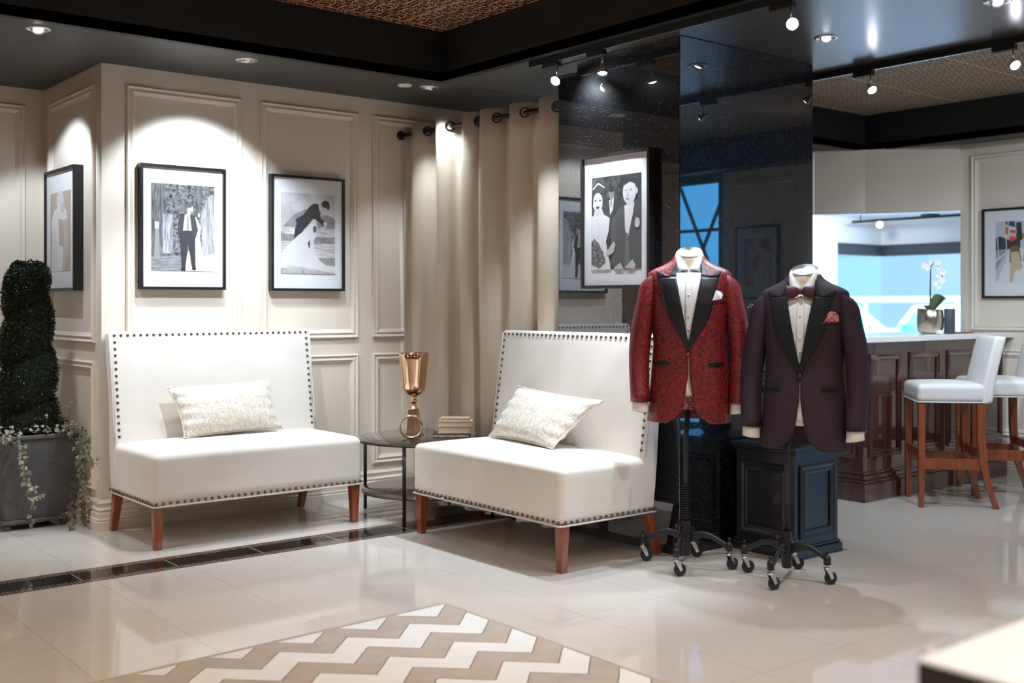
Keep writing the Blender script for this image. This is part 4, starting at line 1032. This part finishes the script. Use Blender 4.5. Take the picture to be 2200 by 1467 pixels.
def stand(label, loc, angs, offs, rz, z_neck, spring=False):
    t = thing('mannequin_stand', label, 'mannequin stand', loc, 0, 'mannequin stands')
    ox2, oy2 = offs
    mb = MB(); mb.tube([(0, 0, .14), (0, 0, .60), (ox2 * .8, oy2 * .8, .80)], .0125, 14); mb.build('pole', 'stand', t)
    mb = MB(); mb.lathe([(.019, .05), (.024, .06), (.024, .12), (.027, .15), (.024, .175), (.022, .215), (.016, .218)], n=20); mb.tube([(.02, 0, .19), (-.05, .01, .195)], .005); mb.ball((-.055, .01, .195), .010); mb.build('hub', 'stand', t, bevel=.001)
    if spring:
        mb = MB(); mb.tube([(.019 * math.cos(a * .7), .019 * math.sin(a * .7), .225 + a * .0013) for a in range(0, 125)], .0028, 6); mb.build('spring', 'stand', t)
    for (wx, wy) in angs:
        r = math.hypot(wx, wy); ux2, uy2 = wx / r, wy / r
        mb = MB()
        pts = [(.012, .135), (.05, .150), (.085, .158), (.125, .150), (.165, .128), (.19, .112), (r, .108)]
        rings = []
        for i, (d, z) in enumerate(pts):
            hw = .009; hh = (.026, .020, .015, .014, .015, .016, .014)[i]
            ring = []
            for j in range(12):
                a = 2 * PI * j / 12
                ring.append((ux2 * d - uy2 * hw * math.cos(a), uy2 * d + ux2 * hw * math.cos(a), z + hh * math.sin(a)))
            rings.append(ring)
        mb.loft(rings)
        mb.lathe([(.012, .088), (.0165, .090), (.0165, .118), (.013, .128), (.005, .132), (.004, .138)], (wx, wy, 0), 16); mb.ball((wx, wy, .144), .0085)
        lg = mb.build('leg', 'stand', t)
        c3 = MB(); c3.lathe([(.006, .070), (.006, .090)], (wx, wy, 0), 10); c3.lathe([(.014, .069), (.014, .076)], (wx, wy, 0), 14)
        ca = math.atan2(uy2, ux2) + .9; ca = -.7 + (hash((round(wx, 2), round(wy, 2))) % 5) * .15
        cx2, sy2 = math.cos(ca), math.sin(ca)
        for sd in (-1, 1):
            px, py = -sy2 * .0125 * sd, cx2 * .0125 * sd
            v = [(wx + px - cx2 * .012, wy + py - sy2 * .012, .070), (wx + px + cx2 * .014, wy + py + sy2 * .014, .070), (wx + px + cx2 * .026, wy + py + sy2 * .026, .030), (wx + px + cx2 * .014, wy + py + sy2 * .014, .024)]
            c3.add(v, [(0, 1, 2, 3)]);
        c3.build('caster_fork', 'chrome', lg, solid=.002)
        c3 = MB(); q = Matrix.Translation((wx + cx2 * .018, wy + sy2 * .018, .0295)) @ Matrix.Rotation(ca, 4, 'Z') @ Matrix.Rotation(PI / 2, 4, 'X')
        c3.lathe([(.010, -.008), (.025, -.009), (.029, -.006), (.029, .006), (.025, .009), (.010, .008)], n=24, mtx=q); c3.build('wheel', 'rubber', lg)
    # neck form and cap
    R = Matrix.Rotation(rz, 4, 'Z'); T = Matrix.Translation((ox2, oy2, z_neck - 1.497))
    mb = MB(); rings = []
    for (r, z) in ((.062, 1.36), (.056, 1.40), (.052, 1.44), (.053, 1.49)):
        rings.append([(r * math.cos(a * PI / 18), r * math.sin(a * PI / 18), z + (math.tan(math.radians(26)) * r * math.sin(a * PI / 18) if z > 1.45 else 0)) for a in range(36)])
    mb.loft(rings, mtx=T @ R); mb.build('neck_form', 'form', t)
    q = T @ R @ Matrix.Translation((0, 0, 1.494)) @ Matrix.Rotation(math.radians(26), 4, 'X')
    mb = MB(); mb.lathe([(.056, -.004), (.060, -.001), (.060, .002), (.0575, .005), (.0005, .0065)], n=40, mtx=q); mb.build('neck_cap', 'cap', t)
    return t
# radially brushed steel for the neck caps
m, nt, b = new_mat('spun_steel'); k = NB(nt)
b.inputs['Metallic'].default_value = 1; b.inputs['Roughness'].default_value = .48; b.inputs['Base Color'].default_value = (.75, .75, .77, 1)
b.inputs['Anisotropic'].default_value = .8
tg = nt.nodes.new('ShaderNodeTangent'); tg.direction_type = 'RADIAL'; tg.axis = 'Z'; nt.links.new(tg.outputs[0], b.inputs['Tangent'])
M['cap'] = m

S1 = Vector((3.978, 3.600, 0)); J1 = Vector((3.992, 3.590, 0)); r1 = math.radians(-50)
stand('black wheeled mannequin stand with coiled spring under the red jacket', S1, [(-.087, .20), (-.186, -.11), (.10, -.18), (.168, .105)], (J1.x - S1.x, J1.y - S1.y), r1, 1.497, True)
dress_shirt('white dress shirt with open collar under the red brocade jacket', J1, r1)
jacket('tuxedo_jacket', 'red brocade tuxedo jacket with black peak lapels on a wheeled stand', 'jacket', J1, r1, 'brocade', 'velvet', 'brocade')
S2 = Vector((4.150, 3.145, 0)); J2 = Vector((4.211, 3.093, -.095)); r2 = math.radians(-64)
stand('black wheeled mannequin stand under the purple jacket', S2, [(-.06, .195), (-.222, -.083), (.05, -.181), (.18, .095)], (J2.x - S2.x, J2.y - S2.y), r2, 1.497 - .092)
dress_shirt('white dress shirt with bow tie collar under the plum jacket', J2, r2)
jacket('tuxedo_jacket', 'dark plum tuxedo jacket with black velvet lapels on a wheeled stand', 'jacket', J2, r2, 'plum', 'velvet2', 'velvet2')
# waistband under the red jacket
mb = MB(); rings = []
for z in (.755, .785, .822):
    A2, Bf, Bb = lerp_tab(TORSO, z); rings.append([(A2 * .915 * math.copysign(abs(math.sin(j * PI / 24)) ** (2 / PW), math.sin(j * PI / 24)), -Bf * .915 * math.copysign(abs(math.cos(j * PI / 24)) ** (2 / PW), math.cos(j * PI / 24)), z) for j in range(48)])
mb.loft(rings, 0, True, False, True)
o = mb.build('cummerbund', 'dots', loc=J1); o.rotation_euler = (0, 0, r1); tag(o, 'dotted burgundy cummerbund showing below the white shirt of the red jacket', 'cummerbund')
def pocket_square(label, J, rz, m, pts, h=.0):
    mb = MB(); v = [(x, front_y(x, z) - .009 - .004 * math.sin(i * 1.9), z) for i, (x, z) in enumerate(pts)]
    c2 = Vector((sum(q[0] for q in v) / len(v), sum(q[1] for q in v) / len(v) - .007, sum(q[2] for q in v) / len(v)))
    n = len(v); mb.add(v + [c2], [(i, (i + 1) % n, n) for i in range(n)], 0, False)
    o = mb.build('pocket_square', m, loc=J, solid=.003); o.rotation_euler = (0, 0, rz); tag(o, label, 'pocket square')
pocket_square('white pocket square in the breast pocket of the red jacket', J1, r1, 'white_top', [(.108, 1.262), (.150, 1.272), (.156, 1.292), (.148, 1.304), (.125, 1.312)])
pocket_square('patterned red and grey pocket square in the plum jacket pocket', J2, r2, 'silk', [(.100, 1.256), (.162, 1.266), (.160, 1.292), (.150, 1.306), (.132, 1.312), (.116, 1.298)])
# bow tie
t = thing('bow_tie', 'burgundy bow tie at the collar of the plum jacket', 'bow tie', J2 + Vector((0, 0, 1.398)), r2)
for sg in (-1, 1):
    mb = MB(); rows = []
    for i in range(9):
        s2 = i / 8; x = sg * (.006 + .056 * s2); hgt = .012 + .022 * (s2 ** .7) + .003 * math.sin(s2 * 6)
        rows.append([(x, -.100 - .010 * math.sin(a * PI / 6) * (.5 + s2), -.004 * s2 + hgt * (math.cos(a * PI / 6))) for a in range(12)])
    mb.loft(rows); mb.build('bow_wing', 'bow', t)
mb = MB(); mb.lathe([(.008, -.013), (.012, -.008), (.013, 0), (.012, .008), (.008, .013)], (0, -.104, 0), 14); mb.build('knot', 'bow', t)
mb = MB(); mb.tube([(.064 * math.sin(a * PI / 20), -.004 - .078 * math.cos(a * PI / 20) + .002, 0.002 + .03 * (1 - math.cos(a * PI / 20)) / 2) for a in range(41)], .005, 6, cap=False); mb.build('neck_band', 'bow', t)

# ------------------------------------------------------------------ pedestal and plant
x0, x1, y0, y1 = 4.475, 4.83, 3.345, 3.705
t = thing('pedestal', 'black panelled display pedestal standing before the column', 'pedestal', ((x0 + x1) / 2, (y0 + y1) / 2, 0))
cx, cy = (x0 + x1) / 2, (y0 + y1) / 2; hx, hy = (x1 - x0) / 2, (y1 - y0) / 2
def pbox(mb, e, z0, z1): mb.box(-hx - e, hx + e, -hy - e, hy + e, z0, z1)
mb = MB(); pbox(mb, 0, .05, .52); mb.build('body', 'black_wood', t, bevel=.003)
mb = MB(); pbox(mb, .018, 0, .045); pbox(mb, .010, .045, .06); mb.build('plinth', 'black_wood', t, bevel=.006)
mb = MB(); pbox(mb, .006, .50, .515); pbox(mb, .014, .515, .53); pbox(mb, .024, .53, .55); mb.build('top', 'black_wood', t, bevel=.004)
mb = MB(); moulding(mb, -hx + .035, hx - .035, .095, .455, lambda u, z, h: (u, -hy - h * .7, z), w2=.04); mb.build('panel', 'black_wood', t)
mb = MB(); moulding(mb, -hy + .035, hy - .035, .095, .455, lambda u, z, h: (-hx - h * .7, u, z), w2=.04, flip=-1); mb.build('panel', 'black_wood', t)
def leaf_verts(c, d, up, L, W2):
    d = d.normalized(); s2 = d.cross(up).normalized(); n = s2.cross(d)
    return [c, c + d * L * .45 + s2 * W2 + n * .1 * L, c + d * L, c + d * L * .45 - s2 * W2 + n * .1 * L]
t = thing('potted_plant', 'dark glossy plant in a black pot on the pedestal behind the jackets', 'plant', (4.665, 3.515, .55))
mb = MB(); mb.lathe([(.06, 0), (.085, .02), (.095, .10), (.08, .17), (.07, .18), (.065, .17), (.01, .16)], n=28); mb.build('pot', 'black_wood', t)
mb = MB(); sm = MB(); bd = MB(); og = MB()
for i in range(26):
    a = random.uniform(0, 2 * PI); r = random.uniform(.05, .23); h = random.uniform(.25, .70)
    tip = Vector((r * math.cos(a), r * math.sin(a) * .8, h)); sm.tube([(0, 0, .15), (tip.x * .4, tip.y * .4, h * .6), tip], .003, 5)
    for j in range(26):
        s2 = random.uniform(.35, 1.02); c = Vector((tip.x * s2 ** 1.3, tip.y * s2 ** 1.3, .15 + (h - .15) * s2))
        d = Vector((random.gauss(0, 1), random.gauss(0, 1), random.gauss(.2, .7)))
        mb.add(leaf_verts(c, d, Vector((0, 0, 1)), random.uniform(.03, .06), random.uniform(.008, .014)), [(0, 1, 2, 3)])
    for j in range(3): bd.ball(tip + Vector((random.uniform(-.02, .02), random.uniform(-.02, .02), random.uniform(-.05, .02))), .005, 6)
    if i % 4 == 0: og.ball(tip * .9 + Vector((.02, -.02, -.05)), .016, 8)
mb.build('foliage', 'dark_leaf', t); sm.build('stem', 'stem', t); bd.build('buds', 'speckle_bud', t); og.build('blooms', 'orange_leaf', t)

# ------------------------------------------------------------------ bar counter
t = thing('bar_counter', 'dark mahogany panelled bar counter below the white countertop', 'counter', (7.03, 4.06, 0))
X0, X1, Y0, Y1 = -.90, .86, 0.0, .48
mb = MB(); mb.box(X0, X1, Y0, Y1, .1, 1.0); mb.build('body', 'dwood', t, bevel=.004)
mb = MB(); mb.box(X0 - .035, X1, Y0 - .035, Y1, 0, .115); mb.box(X0 - .028, X1, Y0 - .028, Y1, .115, .135); mb.box(X0 - .018, X1, Y0 - .018, Y1, .135, .165); mb.box(X0 - .008, X1, Y0 - .008, Y1, .165, .185); mb.build('plinth', 'dwood', t, bevel=.005)
def recess(mb, u0, u1, z0, z1, pl):
    for (a, b2, c, d) in ((u0, u1, z1 - .012, z1), (u0, u1, z0, z0 + .012), (u0, u0 + .012, z0, z1), (u1 - .012, u1, z0, z1)):
        q = [pl(a, c, 0), pl(b2, c, 0), pl(b2, d, 0), pl(a, d, 0), pl(a, c, .010), pl(b2, c, .010), pl(b2, d, .010), pl(a, d, .010)]
        mb.add(q, [(4, 5, 6, 7), (0, 1, 5, 4), (1, 2, 6, 5), (2, 3, 7, 6), (3, 0, 4, 7)])
for (a, b2) in ((-.84, -.48), (-.38, -.01), (.09, .46), (.56, .84)):
    mb = MB(); moulding(mb, a, b2, .27, .93, lambda u, z, h: (u, -h * .8, z), w2=.035); mb.build('panel', 'dwood', t)
mb = MB(); moulding(mb, .05, .43, .27, .93, lambda u, z, h: (X0 - h * .8, u, z), w2=.035, flip=-1); mb.build('panel', 'dwood', t)
mb = MB(); mb.box(6.085, 7.945, 4.005, 4.60, 1.0015, 1.04); tag(mb.build('countertop', 'counter', bevel=.006, seg=3), 'white marble countertop on the mahogany bar', 'countertop')
CTZ = 1.0405
t = thing('potted_orchid', 'white orchid in a champagne metal pot on the bar countertop', 'plant', (7.20, 4.23, CTZ))
mb = MB(); mb.lathe([(.055, 0), (.080, .012), (.090, .04), (.092, .10), (.086, .165), (.083, .168), (.080, .15), (.01, .14)], n=36); mb.build('pot', 'champ', t)
mb = MB(); mb.tube([(0, 0, .14), (.0, .0, .30), (.005, .0, .46), (.02, -.01, .49), (.05, -.03, .48), (.075, -.045, .43), (.085, -.05, .36)], .0035, 6)
mb.tube([(.006, 0, .15), (.01, 0, .46)], .0025, 5); mb.build('stem', 'metal_dark', t)
mb = MB()
for (dx, z, s2) in ((-.035, .475, 1), (.01, .50, .8), (.045, .50, 1), (.06, .455, .9), (.085, .43, 1), (.05, .41, .8), (.075, .375, 1), (.04, .35, .8), (.06, .33, .9), (-.01, .46, .8)):
    c = Vector((dx * .78, -dx * .63, z)) + Vector((random.uniform(-.01, .01), random.uniform(-.01, .01), 0))
    for q in range(5):
        a = q * 2 * PI / 5 + dx * 30; d = RGT * math.cos(a) + Vector((0, 0, 1)) * math.sin(a) - FWD * .25
        s3 = d.cross(FWD).normalized()
        mb.add([c, c + d * .016 * s2 + s3 * .013 * s2, c + d * .030 * s2, c + d * .016 * s2 - s3 * .013 * s2], [(0, 1, 2, 3)])
mb.build('blossom', 'orchid', t)
mb = MB()
for (dr, L, up, w2) in ((RGT * .9, .16, .8, .030), (-RGT, .12, .25, .018), (RGT * .4 - FWD * .3, .13, 1.1, .034), (FWD, .12, .5, .025), (-FWD - RGT * .3, .08, .1, .02)):
    rows = []; side = dr.cross(Vector((0, 0, 1))).normalized() if abs(dr.z) < .9 else RGT
    side = (FWD * .6 + RGT * .25) if dr.dot(RGT) > .3 else side
    for i in range(9):
        s2 = i / 8; c = Vector((0, 0, .15)) + dr.normalized() * L * s2 * .75 + Vector((0, 0, L * up * math.sin(s2 * 2.0) * .8))
        wv = w2 * math.sin(PI * min(.98, .12 + s2 * .86)) ** .7
        sd = (RGT * .8 + Vector((0, 0, -.5))) if dr.dot(RGT) > .3 else side
        rows.append([c - sd.normalized() * wv, c + Vector((0, 0, -.004)), c + sd.normalized() * wv])
    mb.loft(rows, 0, False, False, True)
mb.build('leaf', 'green', t, solid=.003)
mb = MB(); mb.lathe([(.033, 0), (.036, .003), (.036, .170), (.033, .174), (.0005, .174)], n=28); o = mb.build('cylinder_speaker', 'speaker', loc=(7.265, 4.12, CTZ)); tag(o, 'dark grey cylindrical speaker on the countertop beside the orchid', 'speaker')
mb = MB(); mb.lathe([(.022, 0), (.028, .004), (.028, .024), (.025, .026), (.023, .016), (.0005, .014)], n=24); o = mb.build('candle_dish', 'white_top', loc=(7.085, 4.09, CTZ)); tag(o, 'small white candle dish on the countertop before the orchid pot', 'dish')
mb = MB(); mb.box(-.11, .11, -.012, .012, 0, .010); o = mb.build('wooden_ruler', 'wood', loc=(7.42, 4.10, CTZ), bevel=.001); tag(o, 'thin brown wooden stick lying on the countertop right of the speaker', 'stick')

def stool(label, loc, rz):
    t = thing('bar_stool', label, 'stool', loc, rz, 'white bar stools at the counter')
    hw, hd = .215, .20
    def cr2(q): 
        x, y, z = q
        if z > 0: z += .018 * (1 - (x / hw) ** 2) * (1 - abs(y / hd) ** 3)
        return Vector((x, y, z))
    rbox(hw, hd, .055, .03, 6, cr2).build('seat', 'stoolfab', t, weld=True, loc=(0, 0, .70))
    mb = MB(); mb.tube([(-hw, hd, .648), (-hw, -hd + .01, .648), (-hw + .01, -hd, .648), (hw - .01, -hd, .648), (hw, -hd + .01, .648), (hw, hd, .648), (-hw, hd, .648)], .004, 6); mb.build('piping', 'white_top', t)
    def ln(q):
        x, y, z = q; k2 = (z + .205) / .41
        return Vector((x * (1 - .04 * k2), y + .055 * k2 + .03 * k2 * k2 - .012 * math.cos(x / hw * 1.5), z))
    rbox(hw, .035, .205, .02, 6, ln).build('backrest', 'stoolfab', t, weld=True, loc=(0, hd + .005, .845))
    for sx2 in (-1, 1):
        x = sx2 * (hw - .025)
        mb = MB(); mb.frustum((x - .016, x + .016, -hd + .008, -hd + .040, 0), (x - .022, x + .022, -hd + .004, -hd + .048, .648)); mb.build('leg', 'wood', t, bevel=.003)
        mb = MB(); rings = []
        for (z, yy2, w2) in ((0, .085, .016), (.08, .058, .018), (.17, .030, .020), (.28, .008, .022), (.42, -.004, .023), (.648, -.006, .023)):
            yc = hd - .022 + yy2
            rings.append([(x - w2, yc - w2, z), (x + w2, yc - w2, z), (x + w2, yc + w2, z), (x - w2, yc + w2, z)])
        mb.loft(rings, 0, True, True, False); mb.build('leg', 'wood', t, bevel=.002)
        mb = MB(); mb.box(x - .009, x + .009, -hd + .03, hd - .02, .235, .300); mb.build('stretcher', 'wood', t, bevel=.002)
    mb = MB(); mb.box(-hw + .03, hw - .03, -hd + .012, -hd + .032, .30, .355); mb.build('stretcher', 'wood', t, bevel=.002)
    mb = MB(); mb.box(-hw + .03, hw - .03, hd - .03, hd - .012, .30, .355); mb.build('stretcher', 'wood', t, bevel=.002)
    return t
stool('white upholstered bar stool nearest the jackets at the mahogany bar', (6.505, 3.73, 0), math.radians(-137))
stool('white upholstered bar stool at the right edge of the picture', (7.145, 3.735, 0), math.radians(-137))
t = thing('wall_outlet', 'small power outlet low on the right wall behind the bar stools', 'outlet', (7.9495, 4.235, .44))
mb = MB(); mb.box(-.006, 0, -.035, .035, -.057, .057); mb.build('cover_plate', 'white_plastic', t, bevel=.002)
mb = MB(); mb.box(-.022, -.006, -.014, .014, -.012, .016); mb.build('plug', 'black', t, bevel=.003)

# ------------------------------------------------------------------ topiary
px0, px1, py0, py1 = 1.61, 2.058, 6.42, 6.87
pc = Vector(((px0 + px1) / 2, (py0 + py1) / 2, 0)); H2 = .225
t = thing('potted_topiary', 'spiral boxwood topiary with trailing ivy in a lead-grey square planter', 'plant', pc)
mb = MB(); b0 = .165
mb.frustum((-b0, b0, -b0, b0, .055), (-.215, .215, -.215, .215, .505))
mb.frustum((-b0 - .016, b0 + .016, -b0 - .016, b0 + .016, .035), (-b0 - .012, b0 + .012, -b0 - .012, b0 + .012, .058))
for (a, b2, c, d) in ((-H2, H2, -H2, -H2 + .022), (-H2, H2, H2 - .022, H2), (-H2, -H2 + .022, -H2, H2), (H2 - .022, H2, -H2, H2)): mb.box(a, b2, c, d, .500, .525)
pl = mb.build('planter', 'planter', t, bevel=.006)
for sx2 in (-1, 1):
    for sy in (-1, 1):
        mb = MB(); mb.lathe([(.014, 0), (.022, .012), (.022, .028), (.014, .037)], (sx2 * .150, sy * .150, 0), 14); mb.build('foot', 'planter', pl)
mb = MB(); mb.box(-.20, .20, -.20, .20, .49, .515); mb.build('soil', 'soil', t)
def spiral_r(z, th):
    q = (z - .53) / (1.50 - .53)            # 0..1
    env = .180 - .065 * q
    if q > .90: env *= math.sqrt(max(0.001, 1 - ((q - .90) / .10) ** 2)) * .95 + .05
    ph = (q * 3.4 - th / (2 * PI) + .25) % 1.0
    ridge = math.sin(ph * PI) ** .45
    return env * (.70 + .30 * ridge)
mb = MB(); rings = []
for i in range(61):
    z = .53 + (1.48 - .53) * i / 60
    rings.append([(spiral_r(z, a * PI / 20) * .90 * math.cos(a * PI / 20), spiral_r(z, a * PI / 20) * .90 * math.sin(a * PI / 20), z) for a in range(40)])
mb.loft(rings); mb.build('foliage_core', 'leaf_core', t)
mb = MB(); rnd = random.Random(3)
for i in range(15000):
    q = rnd.random() ** .9; z = .53 + .96 * q; th = rnd.uniform(0, 2 * PI); r = spiral_r(z, th) * rnd.uniform(.88, 1.03)
    c = Vector((r * math.cos(th), r * math.sin(th), z)); out = Vector((math.cos(th), math.sin(th), .35))
    d = out + Vector((rnd.gauss(0, .6), rnd.gauss(0, .6), rnd.gauss(0, .6)))
    mb.add(leaf_verts(c, d, Vector((rnd.gauss(0, 1), rnd.gauss(0, 1), 1.5)), rnd.uniform(.012, .020), rnd.uniform(.003, .0055)), [(0, 1, 2, 3)])
mb.build('foliage', 'leaf', t)
# ivy
sm = MB(); lv = MB(); rnd = random.Random(11)
def ivy_leaf(c, nrm, up, s):
    nrm = nrm.normalized(); a = (up - nrm * up.dot(nrm)).normalized(); b2 = nrm.cross(a)
    out = [(0, -.55), (.35, -.45), (.75, -.15), (.42, .10), (.40, .45), (.0, 1.0), (-.40, .45), (-.42, .10), (-.75, -.15), (-.35, -.45)]
    v = [c + b2 * x * s + a * -y * s + nrm * (.12 * s * abs(x)) for x, y in out]
    lv.add([c] + v, [(0, i + 1, (i + 1) % 10 + 1) for i in range(10)])
def vine(start, dirs, n, sz=.019, step=.022):
    p = Vector(start); pts = [p.copy()]; d = Vector(dirs)
    for i in range(n):
        d = (d + Vector((rnd.gauss(0, .25), rnd.gauss(0, .25), rnd.gauss(0, .2))) + Vector((0, 0, -.14))).normalized()
        p = p + d * step; 
        # stay outside the planter
        lim = (.165 + .05 * max(0, min(1, (p.z - .055) / .45))) + .016
        if p.z < .52:
            if abs(p.y) < lim and abs(p.x) < lim:
                if abs(p.y) > abs(p.x) or p.y < -lim + .06: p.y = -lim
                else: p.x = math.copysign(lim, p.x)
        p.z = max(.012, p.z); p.x = min(.238, p.x)
        pts.append(p.copy())
        for q in range(rnd.choice((1, 2, 2))):
            nn = Vector((rnd.gauss(.1, .5), -1 + rnd.gauss(0, .5), rnd.gauss(.3, .4)))
            off = Vector((rnd.uniform(-.02, .02), rnd.uniform(-.02, -.002), rnd.uniform(-.015, .015)))
            c = p + off; c.x = min(.235, c.x); c.z = max(.012, c.z)
            ivy_leaf(c, nn, Vector((rnd.gauss(0, .6), 0, 1)), sz * rnd.uniform(.55, 1.25))
    sm.tube(pts, .0018, 5)
vine((-.16, -.20, .54), (-.1, -.9, .3), 16, .024); vine((-.13, -.21, .53), (.3, -.8, .1), 20, .020); vine((-.17, -.21, .53), (-.1, -.8, -.2), 26, .018)
vine((.10, -.21, .54), (.3, -.8, .2), 13, .018); vine((.17, -.20, .54), (.5, -.7, .1), 18, .018); vine((.20, -.18, .54), (.5, -.7, -.1), 30, .018, .021); vine((.20, -.21, .50), (.3, -.5, -.8), 24, .017)
vine((.215, -.20, .35), (.2, -.6, -1), 16, .020); vine((.20, -.22, .14), (.1, -.6, -.5), 10, .024); vine((.22, -.20, .10), (0, -.6, -.3), 9, .022); vine((.17, -.22, .08), (.3, -.6, -.3), 8, .022)
for i in range(170):
    a = rnd.uniform(0, 2 * PI); rr = rnd.uniform(.15, .225); c = Vector((max(-.22, min(.22, rr * 1.25 * math.cos(a))), max(-.22, min(.22, rr * 1.25 * math.sin(a))), .53 + rnd.uniform(0, .05)))
    ivy_leaf(c, Vector((rnd.gauss(0, .5), -.6 + rnd.gauss(0, .5), 1)), Vector((rnd.gauss(0, 1), rnd.gauss(0, 1), .3)), rnd.uniform(.012, .024))
for (sx2, sy, ex, ez) in ((.13, -.14, .16, .14), (.18, -.12, .20, .16), (.06, -.16, .05, .10)):
    pts = [Vector((sx2, sy, .53)) + Vector(((ex - sx2) * s2 / 5, -.03 * s2 / 5, ez * math.sin(s2 / 5 * 1.7))) for s2 in range(6)]
    sm.tube(pts, .0012, 4); ivy_leaf(pts[-1], Vector((0, -1, .5)), Vector((1, 0, .3)), .012); ivy_leaf(pts[3], Vector((0, -1, .5)), Vector((1, 0, .3)), .010)
iv = lv.build('ivy_leaves', 'ivy', t); sm.build('ivy_stem', 'stem', t)
